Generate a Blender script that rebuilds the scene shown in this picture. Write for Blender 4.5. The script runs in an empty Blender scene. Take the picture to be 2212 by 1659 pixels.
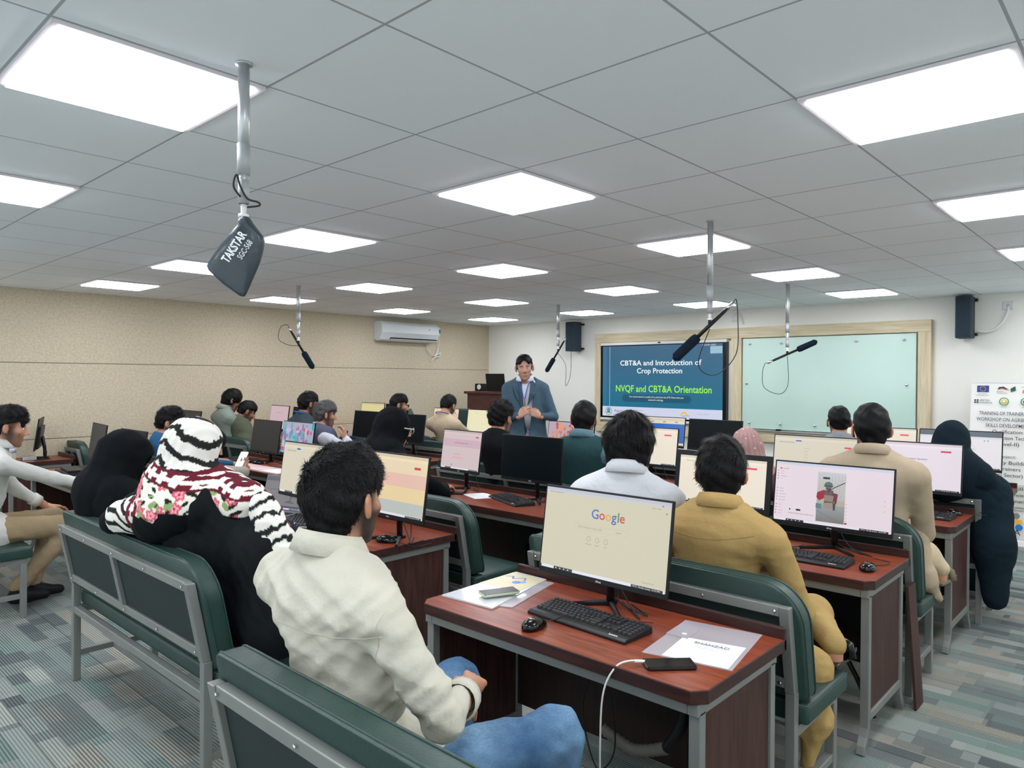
import bpy, bmesh, math, random
import numpy as np
from mathutils import Vector, Matrix
random.seed(7)
sc = bpy.context.scene
COL = sc.collection
PI = math.pi
def R(d): return math.radians(d)

# ------------------------------------------------------------------ camera
CAM = np.array([1.51476, -1.15146, 1.62]); YAW, PIT, ROL, FPX = .743693, -.008940, .005763, 1550.32
cd = bpy.data.cameras.new('camera'); cam = bpy.data.objects.new('camera', cd); COL.objects.link(cam)
f_ = Vector((-math.sin(YAW)*math.cos(PIT), math.cos(YAW)*math.cos(PIT), math.sin(PIT)))
r_ = Vector((math.cos(YAW), math.sin(YAW), 0)); u_ = r_.cross(f_)
r2 = math.cos(ROL)*r_+math.sin(ROL)*u_; u2 = -math.sin(ROL)*r_+math.cos(ROL)*u_
m = Matrix.Identity(4)
for i in range(3):
    m[i][0] = r2[i]; m[i][1] = u2[i]; m[i][2] = -f_[i]; m[i][3] = CAM[i]
cam.matrix_world = m
cd.sensor_fit = 'HORIZONTAL'; cd.sensor_width = 36; cd.lens = 36*FPX/2212; cd.clip_start = .05
sc.camera = cam
# ------------------------------------------------------------------ world and exposure
w = bpy.data.worlds.new('world'); sc.world = w; w.use_nodes = True
w.node_tree.nodes['Background'].inputs[0].default_value = (.86, .94, 1, 1)
w.node_tree.nodes['Background'].inputs[1].default_value = 1.5  # ambient fill added to brighten the room, entering through the unbuilt back wall
sc.view_settings.view_transform = 'Standard'; sc.view_settings.look = 'None'
sc.view_settings.exposure = 0; sc.view_settings.gamma = 1; sc.view_settings.use_curve_mapping = False
LAMP = 15.5
CEIL = 2.5363; WX = -7.42; WY = 7.95; RX = 3.3; BY = -3.6

# ------------------------------------------------------------------ materials
def lin(c):
    o = []
    for v in c[:3]:
        v = v/255.
        o.append(v/12.92 if v <= .04045 else ((v+.055)/1.055)**2.4)
    return tuple(o)+(1.,)
def newmat(name):
    M = bpy.data.materials.new(name); M.use_nodes = True
    return M, M.node_tree, M.node_tree.nodes['Principled BSDF']
def nd(nt, t, **k):
    n = nt.nodes.new(t)
    for a, b in k.items():
        if isinstance(a, str) and a.startswith('i_'): n.inputs[int(a[2:])].default_value = b
        else: setattr(n, a, b)
    return n
def coords(nt, kind='Object', scale=(1, 1, 1)):
    tc = nd(nt, 'ShaderNodeTexCoord'); mp = nd(nt, 'ShaderNodeMapping'); mp.inputs['Scale'].default_value = scale
    nt.links.new(tc.outputs[kind], mp.inputs[0]); return mp.outputs[0]
def math_(nt, op, a, b=None):
    n = nd(nt, 'ShaderNodeMath', operation=op)
    for i, v in enumerate((a, b)):
        if v is None: continue
        if isinstance(v, (int, float)): n.inputs[i].default_value = v
        else: nt.links.new(v, n.inputs[i])
    return n.outputs[0]
MC = {}
def mat(name, col, rough=.5, metal=0, var=.08, vs=8., bump=0., bs=60., coat=0, spec=.5, vscale=(1, 1, 1), sheen=0):
    if name in MC: return MC[name]
    M, nt, b = newmat(name); c = lin(col)
    b.inputs['Roughness'].default_value = rough; b.inputs['Metallic'].default_value = metal
    b.inputs['Coat Weight'].default_value = coat; b.inputs['Specular IOR Level'].default_value = spec
    b.inputs['Coat Roughness'].default_value = .12
    if sheen: b.inputs['Sheen Weight'].default_value = sheen
    co = coords(nt, 'Object', vscale)
    n = nd(nt, 'ShaderNodeTexNoise'); n.inputs['Scale'].default_value = vs; n.inputs['Detail'].default_value = 5
    nt.links.new(co, n.inputs['Vector'])
    rp = nd(nt, 'ShaderNodeValToRGB')
    rp.color_ramp.elements[0].position = .3; rp.color_ramp.elements[1].position = .7
    rp.color_ramp.elements[0].color = tuple(v*(1-var) for v in c[:3])+(1,)
    rp.color_ramp.elements[1].color = tuple(min(1, v*(1+var)) for v in c[:3])+(1,)
    nt.links.new(n.outputs['Fac'], rp.inputs[0]); nt.links.new(rp.outputs[0], b.inputs['Base Color'])
    if bump:
        n2 = nd(nt, 'ShaderNodeTexNoise'); n2.inputs['Scale'].default_value = bs; n2.inputs['Detail'].default_value = 4
        nt.links.new(co, n2.inputs['Vector'])
        bp = nd(nt, 'ShaderNodeBump'); bp.inputs['Strength'].default_value = bump; bp.inputs['Distance'].default_value = .01
        nt.links.new(n2.outputs['Fac'], bp.inputs['Height']); nt.links.new(bp.outputs[0], b.inputs['Normal'])
    MC[name] = M; return M
def attr_mat(name, rough=.5, emit=0, bump=0, bs=80, coat=0, sub=0):
    if name in MC: return MC[name]
    M, nt, b = newmat(name)
    a = nd(nt, 'ShaderNodeAttribute'); a.attribute_name = 'col'
    b.inputs['Roughness'].default_value = rough
    if name == 'patterned_cloth': b.inputs['Specular IOR Level'].default_value = .1
    if emit:
        b.inputs['Base Color'].default_value = (.01, .01, .012, 1)
        nt.links.new(a.outputs['Color'], b.inputs['Emission Color']); b.inputs['Emission Strength'].default_value = emit
    else:
        nt.links.new(a.outputs['Color'], b.inputs['Base Color'])
    if sub:
        b.inputs['Subsurface Weight'].default_value = sub; b.inputs['Subsurface Radius'].default_value = (.01, .004, .002)
    if bump:
        n2 = nd(nt, 'ShaderNodeTexNoise'); n2.inputs['Scale'].default_value = bs; n2.inputs['Detail'].default_value = 3
        nt.links.new(coords(nt), n2.inputs['Vector'])
        bp = nd(nt, 'ShaderNodeBump'); bp.inputs['Strength'].default_value = bump; bp.inputs['Distance'].default_value = .005
        nt.links.new(n2.outputs['Fac'], bp.inputs['Height']); nt.links.new(bp.outputs[0], b.inputs['Normal'])
    MC[name] = M; return M
def emis(name, col, s):
    if name in MC: return MC[name]
    M, nt, b = newmat(name); b.inputs['Base Color'].default_value = (.8, .8, .8, 1)
    b.inputs['Emission Color'].default_value = lin(col); b.inputs['Emission Strength'].default_value = s
    MC[name] = M; return M

def carpet_mat():
    M, nt, b = newmat('carpet'); L = nt.links.new
    tc = nd(nt, 'ShaderNodeTexCoord'); sp = nd(nt, 'ShaderNodeSeparateXYZ'); L(tc.outputs['Object'], sp.inputs[0])
    X, Y = sp.outputs[0], sp.outputs[1]
    def cells(wx, wy, seed):
        row = math_(nt, 'FLOOR', math_(nt, 'DIVIDE', Y, wy))
        cr = nd(nt, 'ShaderNodeCombineXYZ'); L(row, cr.inputs[0]); cr.inputs[1].default_value = seed
        wn = nd(nt, 'ShaderNodeTexWhiteNoise', noise_dimensions='3D'); L(cr.outputs[0], wn.inputs[0])
        cx = math_(nt, 'FLOOR', math_(nt, 'ADD', math_(nt, 'DIVIDE', X, wx), math_(nt, 'MULTIPLY', wn.outputs[0], 7.3)))
        c2 = nd(nt, 'ShaderNodeCombineXYZ'); L(cx, c2.inputs[0]); L(row, c2.inputs[1]); c2.inputs[2].default_value = seed
        w2 = nd(nt, 'ShaderNodeTexWhiteNoise', noise_dimensions='3D'); L(c2.outputs[0], w2.inputs[0])
        return w2.outputs[0]
    a = cells(.31, .083, 1.); c = cells(.62, .1667, 5.); d = cells(.19, .083, 9.)
    def ramp(v, cols):
        rp = nd(nt, 'ShaderNodeValToRGB'); rp.color_ramp.interpolation = 'CONSTANT'
        e = rp.color_ramp.elements
        while len(e) < len(cols): e.new(.5)
        for i, cc in enumerate(cols):
            e[i].position = i/len(cols); e[i].color = lin(cc)
        L(v, rp.inputs[0]); return rp.outputs[0]
    c1 = ramp(a, [(148, 154, 150), (114, 122, 121), (164, 167, 160), (128, 136, 133), (118, 138, 132), (90, 98, 101), (152, 149, 138)])
    c2 = ramp(c, [(150, 160, 154), (112, 120, 119), (134, 144, 138), (156, 154, 144), (124, 136, 133)])
    mx = nd(nt, 'ShaderNodeMixRGB'); L(d, mx.inputs[0]); L(c1, mx.inputs[1]); L(c2, mx.inputs[2])
    rib = math_(nt, 'SINE', math_(nt, 'MULTIPLY', Y, 2*PI/.0139))
    amp = math_(nt, 'ADD', math_(nt, 'MULTIPLY', a, .3), .2)
    sh = math_(nt, 'ADD', math_(nt, 'MULTIPLY', rib, amp), .84)
    nz = nd(nt, 'ShaderNodeTexNoise'); nz.inputs['Scale'].default_value = 260; L(tc.outputs['Object'], nz.inputs['Vector'])
    sh = math_(nt, 'MULTIPLY', sh, math_(nt, 'ADD', nz.outputs['Fac'], .5))
    gx = math_(nt, 'LESS_THAN', math_(nt, 'ABSOLUTE', math_(nt, 'SUBTRACT', math_(nt, 'FRACT', math_(nt, 'DIVIDE', Y, .5)), .5)), .006)
    sh = math_(nt, 'MULTIPLY', sh, math_(nt, 'SUBTRACT', 1., math_(nt, 'MULTIPLY', gx, .5)))
    mul = nd(nt, 'ShaderNodeMixRGB', blend_type='MULTIPLY'); mul.inputs[0].default_value = 1
    cb = nd(nt, 'ShaderNodeCombineXYZ')
    for i in range(3): L(sh, cb.inputs[i])
    L(mx.outputs[0], mul.inputs[1]); L(cb.outputs[0], mul.inputs[2])
    L(mul.outputs[0], b.inputs['Base Color']); b.inputs['Roughness'].default_value = .95
    b.inputs['Specular IOR Level'].default_value = .1
    bp = nd(nt, 'ShaderNodeBump'); bp.inputs['Strength'].default_value = .5; bp.inputs['Distance'].default_value = .004
    L(sh, bp.inputs['Height']); L(bp.outputs[0], b.inputs['Normal'])
    return M
def ceiling_mat():
    M, nt, b = newmat('ceiling_tiles'); L = nt.links.new
    tc = nd(nt, 'ShaderNodeTexCoord'); sp = nd(nt, 'ShaderNodeSeparateXYZ'); L(tc.outputs['Object'], sp.inputs[0])
    ms = []
    for k in (0, 1):
        fr = math_(nt, 'FRACT', math_(nt, 'ADD', math_(nt, 'DIVIDE', sp.outputs[k], .6), .5))
        ms.append(math_(nt, 'LESS_THAN', math_(nt, 'ABSOLUTE', math_(nt, 'SUBTRACT', fr, .5)), .007))
    g = math_(nt, 'MAXIMUM', ms[0], ms[1])
    mx = nd(nt, 'ShaderNodeMixRGB'); L(g, mx.inputs[0]); mx.inputs[1].default_value = lin((244, 251, 255)); mx.inputs[2].default_value = lin((172, 178, 182))
    L(mx.outputs[0], b.inputs['Base Color']); b.inputs['Roughness'].default_value = .8
    return M
def fabric_wall_mat():
    M, nt, b = newmat('wall_fabric'); L = nt.links.new
    n = nd(nt, 'ShaderNodeTexNoise'); n.inputs['Scale'].default_value = 45; n.inputs['Detail'].default_value = 6; n.inputs['Roughness'].default_value = .7
    L(coords(nt), n.inputs['Vector'])
    rp = nd(nt, 'ShaderNodeValToRGB'); rp.color_ramp.elements[0].position = .35; rp.color_ramp.elements[1].position = .65
    rp.color_ramp.elements[0].color = lin((186, 174, 150)); rp.color_ramp.elements[1].color = lin((210, 199, 174))
    L(n.outputs['Fac'], rp.inputs[0]); L(rp.outputs[0], b.inputs['Base Color']); b.inputs['Roughness'].default_value = .9
    bp = nd(nt, 'ShaderNodeBump'); bp.inputs['Strength'].default_value = .3; bp.inputs['Distance'].default_value = .004
    L(n.outputs['Fac'], bp.inputs['Height']); L(bp.outputs[0], b.inputs['Normal'])
    return M
def wood_mat(name, c1, c2, rough, coat=0., axis='X', sc_=1.):
    if name in MC: return MC[name]
    M, nt, b = newmat(name); L = nt.links.new
    s = {'X': (1.2, 14, 14), 'Z': (14, 14, 1.2), 'Y': (14, 1.2, 14)}[axis]
    n = nd(nt, 'ShaderNodeTexNoise'); n.inputs['Scale'].default_value = 3.5*sc_; n.inputs['Detail'].default_value = 7; n.inputs['Distortion'].default_value = .6
    L(coords(nt, 'Object', s), n.inputs['Vector'])
    rp = nd(nt, 'ShaderNodeValToRGB'); rp.color_ramp.elements[0].position = .36; rp.color_ramp.elements[1].position = .62
    rp.color_ramp.elements[0].color = lin(c1); rp.color_ramp.elements[1].color = lin(c2)
    L(n.outputs['Fac'], rp.inputs[0]); L(rp.outputs[0], b.inputs['Base Color'])
    b.inputs['Roughness'].default_value = rough; b.inputs['Coat Weight'].default_value = coat; b.inputs['Coat Roughness'].default_value = .15
    b.inputs['Specular IOR Level'].default_value = .3
    MC[name] = M; return M

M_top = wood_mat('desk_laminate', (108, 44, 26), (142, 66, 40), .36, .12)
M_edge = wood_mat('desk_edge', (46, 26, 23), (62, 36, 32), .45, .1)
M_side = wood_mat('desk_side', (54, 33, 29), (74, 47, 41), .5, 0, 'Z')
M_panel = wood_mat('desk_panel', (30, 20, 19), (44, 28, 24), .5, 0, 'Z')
M_frame = mat('grey_steel', (136, 139, 135), .42, .35, .06, 5)
M_leath = mat('green_vinyl', (36, 62, 56), .42, 0, .12, 5, .12, 130)
M_leathb = mat('green_board', (22, 40, 38), .7, 0, .05, 8)
M_black = mat('black_plastic', (18, 20, 23), .42, 0, .06, spec=.3)
M_gloss = mat('black_gloss', (8, 9, 11), .16, 0, .02, coat=.12, spec=.3)
M_glass = mat('phone_glass', (8, 10, 13), .22, 0, .02, spec=.1)
M_key = mat('key_plastic', (30, 32, 35), .55, 0, .05)
M_cable = mat('black_cable', (16, 17, 19), .5)
M_white = mat('white_plastic', (225, 226, 224), .35, 0, .02)
M_paint = mat('white_paint', (236, 236, 228), .85, 0, .015, 2)
M_oak = wood_mat('pale_oak', (196, 182, 150), (216, 203, 172), .55, 0, 'Z', .6)
M_oakh = wood_mat('pale_oak_level', (196, 182, 150), (216, 203, 172), .55, 0, 'X', .6)
M_alu = mat('brushed_aluminium', (190, 194, 196), .32, .7, .04)
M_chrome = mat('chrome', (215, 215, 215), .12, 1, .01)
M_paper = mat('paper', (232, 232, 236), .7, 0, .02)
M_foam = mat('foam', (22, 34, 46), .95, 0, .15, 60, .6, 300, spec=.1)
M_grey = mat('grey_plastic', (120, 124, 128), .45)
M_scr = attr_mat('lit_screen', .25, 1.)
M_print = attr_mat('print', .5)
M_skin = attr_mat('skin', .5, 0, .15, 220, 0, .08)
M_cloth = attr_mat('patterned_cloth', .85, 0, .25, 160)
M_off = mat('screen_off', (12, 20, 24), .3, 0, .02, spec=.12)
M_off_refl = mat('screen_off_reflection', (50, 50, 50), .4, 0, .02, spec=.3)  # reflected room light put into the base colour of these dark screens

# ------------------------------------------------------------------ mesh builder
class MB:
    def __init__(s): s.v = []; s.f = []; s.m = []; s.c = []
    def add(s, vs, fs, mi=0, col=None):
        o = len(s.v); s.v += [tuple(v) for v in vs]
        for f in fs: s.f.append([i+o for i in f]); s.m.append(mi)
        s.c += [col or (1, 1, 1, 1)]*len(vs)
        return s
    def box(s, lo, hi, mi=0, M=None, col=None):
        x0, y0, z0 = lo; x1, y1, z1 = hi
        vs = [Vector(v) for v in ((x0, y0, z0), (x1, y0, z0), (x1, y1, z0), (x0, y1, z0), (x0, y0, z1), (x1, y0, z1), (x1, y1, z1), (x0, y1, z1))]
        if M is not None: vs = [M @ v for v in vs]
        return s.add(vs, [(3, 2, 1, 0), (4, 5, 6, 7), (0, 1, 5, 4), (1, 2, 6, 5), (2, 3, 7, 6), (3, 0, 4, 7)], mi, col)
    def prism(s, poly, ax, a, b, mi=0, M=None, col=None):
        n = len(poly)
        def P(q, h):
            x, y = q
            v = {'x': (h, x, y), 'y': (x, h, y), 'z': (x, y, h)}[ax]
            return M @ Vector(v) if M is not None else Vector(v)
        vs = [P(q, a) for q in poly]+[P(q, b) for q in poly]
        fs = [tuple(range(n))[::-1], tuple(range(n, 2*n))]+[(i, (i+1) % n, (i+1) % n+n, i+n) for i in range(n)]
        return s.add(vs, fs, mi, col)
    def tube(s, pts, r, n=8, mi=0, caps=True, col=None, sq=False):
        pts = [Vector(p) for p in pts]; k = len(pts)
        rs = r if isinstance(r, (list, tuple)) else [r]*k
        T = []
        for i in range(k):
            d = (pts[min(i+1, k-1)]-pts[max(i-1, 0)])
            T.append(d.normalized() if d.length > 1e-9 else Vector((0, 0, 1)))
        ref = Vector((0, 0, 1)) if abs(T[0].z) < .9 else Vector((0, 1, 0))
        N = (ref-T[0]*ref.dot(T[0])).normalized(); vs = []
        for i in range(k):
            N = N-T[i]*N.dot(T[i])
            N = N.normalized() if N.length > 1e-6 else T[i].orthogonal().normalized()
            B = T[i].cross(N); off = PI/4 if sq else 0
            for j in range(n):
                a = 2*PI*j/n+off; vs.append(pts[i]+(N*math.cos(a)+B*math.sin(a))*rs[i]*(1.414 if sq else 1))
        fs = [(i*n+j, i*n+(j+1) % n, (i+1)*n+(j+1) % n, (i+1)*n+j) for i in range(k-1) for j in range(n)]
        if caps: fs += [tuple(range(n))[::-1], tuple(range((k-1)*n, k*n))]
        return s.add(vs, fs, mi, col)
    def ell(s, c, r, mi=0, M=None, nu=14, nv=9, col=None):
        vs = []; fs = []
        for i in range(nv+1):
            t = PI*i/nv
            for j in range(nu):
                a = 2*PI*j/nu
                v = Vector((c[0]+r[0]*math.sin(t)*math.cos(a), c[1]+r[1]*math.sin(t)*math.sin(a), c[2]+r[2]*math.cos(t)))
                vs.append(M @ v if M is not None else v)
        for i in range(nv):
            for j in range(nu): fs.append((i*nu+j, (i+1)*nu+j, (i+1)*nu+(j+1) % nu, i*nu+(j+1) % nu))
        return s.add(vs, fs, mi, col)
    def lathe(s, prof, n=20, mi=0, c=(0, 0, 0), M=None):
        vs = []
        for r, z in prof:
            for j in range(n):
                a = 2*PI*j/n; v = Vector((c[0]+r*math.cos(a), c[1]+r*math.sin(a), c[2]+z)); vs.append(M @ v if M is not None else v)
        k = len(prof)
        fs = [(i*n+j, i*n+(j+1) % n, (i+1)*n+(j+1) % n, (i+1)*n+j) for i in range(k-1) for j in range(n)]
        fs += [tuple(range(n))[::-1], tuple(range((k-1)*n, k*n))]
        return s.add(vs, fs, mi)
    def build(s, name, mats, parent=None, smooth=False, bev=0, loc=None, segs=2, rot=None):
        me = bpy.data.meshes.new(name); me.from_pydata(s.v, [], s.f); me.update()
        mats = mats if isinstance(mats, (list, tuple)) else [mats]
        for q in mats: me.materials.append(q)
        me.polygons.foreach_set('material_index', s.m)
        if any(q.name in ('lit_screen', 'print', 'patterned_cloth', 'skin') for q in mats):
            at = me.color_attributes.new('col', 'FLOAT_COLOR', 'POINT')
            at.data.foreach_set('color', np.array(s.c, np.float32).ravel())
        if smooth: me.polygons.foreach_set('use_smooth', [True]*len(me.polygons))
        o = bpy.data.objects.new(name, me); COL.objects.link(o)
        if parent is not None: o.parent = parent
        if loc is not None: o.location = loc
        if rot is not None: o.rotation_euler = rot
        if bev:
            b = o.modifiers.new('bevel', 'BEVEL'); b.width = bev; b.segments = segs; b.limit_method = 'ANGLE'; b.angle_limit = R(40)
            b.harden_normals = False
        return o
def thing(name, label, cat, loc=(0, 0, 0), rz=0, group=None):
    o = bpy.data.objects.new(name, None); COL.objects.link(o); o.empty_display_size = .1
    o.location = loc; o.rotation_euler = (0, 0, rz); o['label'] = label; o['category'] = cat
    if group: o['group'] = group
    return o
def tag(o, label, cat, group=None):
    o['label'] = label; o['category'] = cat
    if group: o['group'] = group
    return o
def struct(o): o['kind'] = 'structure'; return o
def spline(pts, n=6):
    P = [Vector(p) for p in pts]; out = []
    for i in range(len(P)-1):
        p0 = P[max(i-1, 0)]; p1 = P[i]; p2 = P[i+1]; p3 = P[min(i+2, len(P)-1)]
        for k in range(n):
            t = k/n; out.append(.5*((2*p1)+(p2-p0)*t+(2*p0-5*p1+4*p2-p3)*t*t+(3*p1-p0-3*p2+p3)*t**3))
    out.append(P[-1]); return out
def dup(root, loc=None, rz=None, label=None, group=None):
    r = root.copy(); COL.objects.link(r)
    if loc is not None: r.location = loc
    if rz is not None: r.rotation_euler = (0, 0, rz)
    if label: r['label'] = label
    if group: r['group'] = group
    for ch in list(root.children):
        c = ch.copy(); COL.objects.link(c); c.parent = r
        for g in ch.children:
            d = g.copy(); COL.objects.link(d); d.parent = c
    return r
# flat printed / lit graphics: x right, y down, in metres from the top left; drawn on plane y=0 facing -Y
TX = {}
def text_mesh(t, bold=0.):
    k = (t, bold)
    if k not in TX:
        cu = bpy.data.curves.new('tx', 'FONT'); cu.body = t; cu.size = 1; cu.offset = bold; cu.resolution_u = 3
        o = bpy.data.objects.new('tx', cu); COL.objects.link(o)
        dg = bpy.context.evaluated_depsgraph_get(); me = o.evaluated_get(dg).to_mesh()
        vs = [(v.co.x, v.co.y) for v in me.vertices]; fs = [tuple(p.vertices) for p in me.polygons]
        o.evaluated_get(dg).to_mesh_clear(); bpy.data.objects.remove(o); bpy.data.curves.remove(cu)
        TX[k] = (vs, fs)
    return TX[k]
class Gfx:
    def __init__(s, step=.00025): s.b = MB(); s.l = 0; s.st = step
    def poly(s, pts, col, cols=None):
        o = len(s.b.v); y = -s.l*s.st; s.l += 1
        s.b.v += [(p[0], y, -p[1]) for p in pts]; s.b.f.append([o+i for i in range(len(pts))]); s.b.m.append(0)
        s.b.c += [lin(c) for c in cols] if cols else [lin(col)]*len(pts)
    def rect(s, x0, y0, x1, y1, col, col2=None):
        c2 = col2 or col; s.poly([(x0, y1), (x1, y1), (x1, y0), (x0, y0)], col, [c2, c2, col, col])
    def disc(s, cx, cy, r, col, n=20, ry=None):
        ry = ry or r; s.poly([(cx+r*math.cos(2*PI*i/n), cy-ry*math.sin(2*PI*i/n)) for i in range(n)], col)
    def ring(s, cx, cy, r, w, col, n=24):
        for i in range(n):
            a, b = 2*PI*i/n, 2*PI*(i+1)/n
            s.poly([(cx+r*math.cos(a), cy-r*math.sin(a)), (cx+r*math.cos(b), cy-r*math.sin(b)), (cx+(r-w)*math.cos(b), cy-(r-w)*math.sin(b)), (cx+(r-w)*math.cos(a), cy-(r-w)*math.sin(a))], col); s.l -= 1
        s.l += 1
    def line(s, pts, w, col):
        for (x0, y0), (x1, y1) in zip(pts, pts[1:]):
            d = math.hypot(x1-x0, y1-y0) or 1; nx, ny = -(y1-y0)/d*w/2, (x1-x0)/d*w/2
            s.poly([(x0-nx, y0-ny), (x0+nx, y0+ny), (x1+nx, y1+ny), (x1-nx, y1-ny)][::-1], col); s.l -= 1
        s.l += 1
    def text(s, x, y, size, t, col, al='c', bold=0., sx=1., width=None):
        vs, fs = text_mesh(t, bold)
        if not vs: return
        w = max(v[0] for v in vs)
        if width: sx = width/(w*size)
        ox = {'c': -w/2, 'l': 0, 'r': -w}[al]
        o = len(s.b.v); yy = -s.l*s.st; s.l += 1
        s.b.v += [(x+(vx+ox)*size*sx, yy, -y+vy*size) for vx, vy in vs]
        for f in fs: s.b.f.append([o+i for i in f]); s.b.m.append(0)
        s.b.c += [lin(col)]*len(vs)
    def build(s, name, parent, loc, m=None, rot=None): return s.b.build(name, m or M_scr, parent, loc=loc, rot=rot)

# ------------------------------------------------------------------ the room
def wall(name, lo, hi, m): return struct(MB().box(lo, hi).build(name, m))
fl = MB().box((WX-.1, BY-.1, -.05), (RX+.1, WY+.1, 0)).build('floor', carpet_mat()); struct(fl)
ce = MB().box((WX-.1, BY-.1, CEIL), (RX+.1, WY+.1, CEIL+.05)).build('ceiling', ceiling_mat()); struct(ce)
FAB = fabric_wall_mat()
wl = MB()
for z0, z1 in ((0, .926), (.934, 1.746), (1.754, CEIL)): wl.box((WX-.1, BY, z0), (WX, WY, z1))
wl.box((WX-.12, BY, 0), (WX-.006, WY, CEIL), 1)
struct(wl.build('wall_left', [FAB, mat('groove', (120, 112, 94), .8)]))
wall('wall_right', (RX, BY, 0), (RX+.1, WY, CEIL), M_paint)
wall('wall_front', (WX-.1, WY, 0), (RX+.1, WY+.1, CEIL), M_paint)
M_skirt = mat('skirting', (196, 184, 160), .6)
struct(MB().box((WX, WY-.015, 0), (RX, WY, .1)).build('baseboard_front', M_skirt))
struct(MB().box((WX, BY, 0), (WX+.012, WY-.02, .1)).build('baseboard_left', M_skirt))

# ceiling lights
M_dif = emis('light_diffuser', (246, 248, 255), LAMP); M_lf = mat('light_frame', (224, 218, 222), .4, 0, .01)
ROWN = {11: 'first from front wall', 8: 'second from front wall', 5: 'third from front wall', 2: 'fourth from front wall', -1: 'fifth from front wall', -4: 'sixth from front wall'}
COLN = {-11: 'leftmost file', -8: 'second file from left', -5: 'third file from left', -2: 'fourth file from left', 1: 'fifth file from left', 4: 'rightmost file'}
lp = None
for i in (-11, -8, -5, -2, 1, 4):
    for j in (11, 8, 5, 2, -1, -4):
        lab = 'square ceiling light, %s, %s' % (COLN[i], ROWN[j])
        loc = ((i+.5)*.6, (j+.5)*.6, CEIL)
        if lp is None:
            lp = thing('ceiling_light', lab, 'ceiling light', loc, 0, 'square ceiling lights')
            fr = MB(); a = .296; b = .272
            for x0, y0, x1, y1 in ((-a, -a, a, -b), (-a, b, a, a), (-a, -b, -b, b), (b, -b, a, b)): fr.box((x0, y0, -.012), (x1, y1, -.001))
            fr.build('frame', M_lf, lp)
            MB().box((-b, -b, -.02), (b, b, -.001)).build('diffuser', M_dif, lp)
        else: dup(lp, loc, 0, lab)
# ------------------------------------------------------------------ front wall fittings
def FW(x, z): return (CAM[0]+(x-CAM[0])*1.0168, CAM[2]+(z-CAM[2])*1.0168)
def fwbox(b, x0, z0, x1, z1, d0, d1, mi=0):
    a = FW(x0, z0); c = FW(x1, z1); b.box((a[0], WY-d1, a[1]), (c[0], WY-d0, c[1]), mi)
tr = MB()
for q in ((-4.95, 2.15, -.43, 2.285), (-4.95, .82, -.43, .965)): fwbox(tr, *q, .0, .07, 1)
for q in ((-4.95, .965, -4.84, 2.15), (-2.75, .965, -2.61, 2.15), (-.56, .965, -.43, 2.15)): fwbox(tr, *q, .0, .07, 0)
struct(tr.build('trim_1', [M_oak, M_oakh], bev=.004))

# interactive display
(x0, z0), (x1, z1) = FW(-4.825, 1.0), FW(-2.81, 2.145)
t = thing('interactive_display', 'large wall display showing a blue slide titled CBT&A and Introduction of Crop Protection', 'display', (x0, WY-.03, z0))
W_, H_ = x1-x0, z1-z0
MB().box((0, -.06, .03), (W_, .02, H_-.03)).build('housing', M_gloss, t, bev=.004)
for q0, q1 in ((H_-.04, H_), (0, .035)): MB().box((0, -.062, q0), (W_, .02, q1)).build('white_trim_bar', M_white, t, bev=.003)
MB().box((W_/2-.02, -.068, H_-.026), (W_/2+.02, -.061, H_-.01)).build('camera_lens', M_gloss, t)
g = Gfx(.0008); sw, sh = W_-.09, (H_-.115)
U = lambda u: u*sw
V = lambda v: v*sh
g.rect(0, 0, sw, sh, (44, 92, 124), (8, 110, 142)); g.rect(U(.0), 0, U(.035), V(.86), (52, 104, 140), (20, 112, 148))
g.rect(U(.064), 0, U(.067), V(.9), (190, 205, 215)); g.rect(0, V(.86), sw, sh, (205, 210, 232))
g.text(U(.5), V(.275), V(.1), 'CBT&A and Introduction of', (245, 248, 248), bold=.012, width=U(.68))
g.text(U(.5), V(.385), V(.1), 'Crop Protection', (245, 248, 248), bold=.012, width=U(.38))
g.text(U(.52), V(.645), V(.13), 'NVQF and CBT&A Orientation', (150, 240, 60), bold=.015, width=U(.8))
g.rect(U(.21), V(.685), U(.735), V(.785), (10, 82, 108)); g.disc(U(.21), V(.735), V(.05), (10, 82, 108)); g.disc(U(.735), V(.735), V(.05), (10, 82, 108))
g.text(U(.475), V(.725), V(.035), 'Your current network is unstable with a packet loss rate of 9%. Please check your', (235, 240, 240), width=U(.46))
g.text(U(.475), V(.765), V(.035), 'network settings', (235, 240, 240))
g.disc(U(.06), V(.93), V(.058), (120, 140, 110)); g.disc(U(.06), V(.93), V(.05), (205, 212, 214)); g.disc(U(.06), V(.915), V(.03), (90, 140, 200)); g.poly([(U(.035), V(.955)), (U(.085), V(.955)), (U(.06), V(.925))], (60, 140, 70))
g.text(U(.115), V(.945), V(.06), 'Pakistan', (70, 90, 100), 'l', width=U(.1))
g.ring(U(.71), V(.955), V(.055), V(.02), (240, 190, 40)); g.rect(U(.68), V(.955), U(.75), V(1), (205, 210, 232)); g.text(U(.695), V(.965), V(.03), 'NAVTTC', (60, 110, 190), 'l')
g.text(U(.86), V(.93), V(.03), 'Human Planet', (165, 175, 200))
g.rect(U(.91), V(.03), sw, V(.13), (150, 185, 205)); g.rect(U(.86), 0, sw, V(.035), (60, 90, 110)); g.text(U(.9), V(.028), V(.035), 'D:DDR-V850', (190, 205, 215))
g.build('slide', t, (.045, -.0625, H_-.055))

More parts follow.
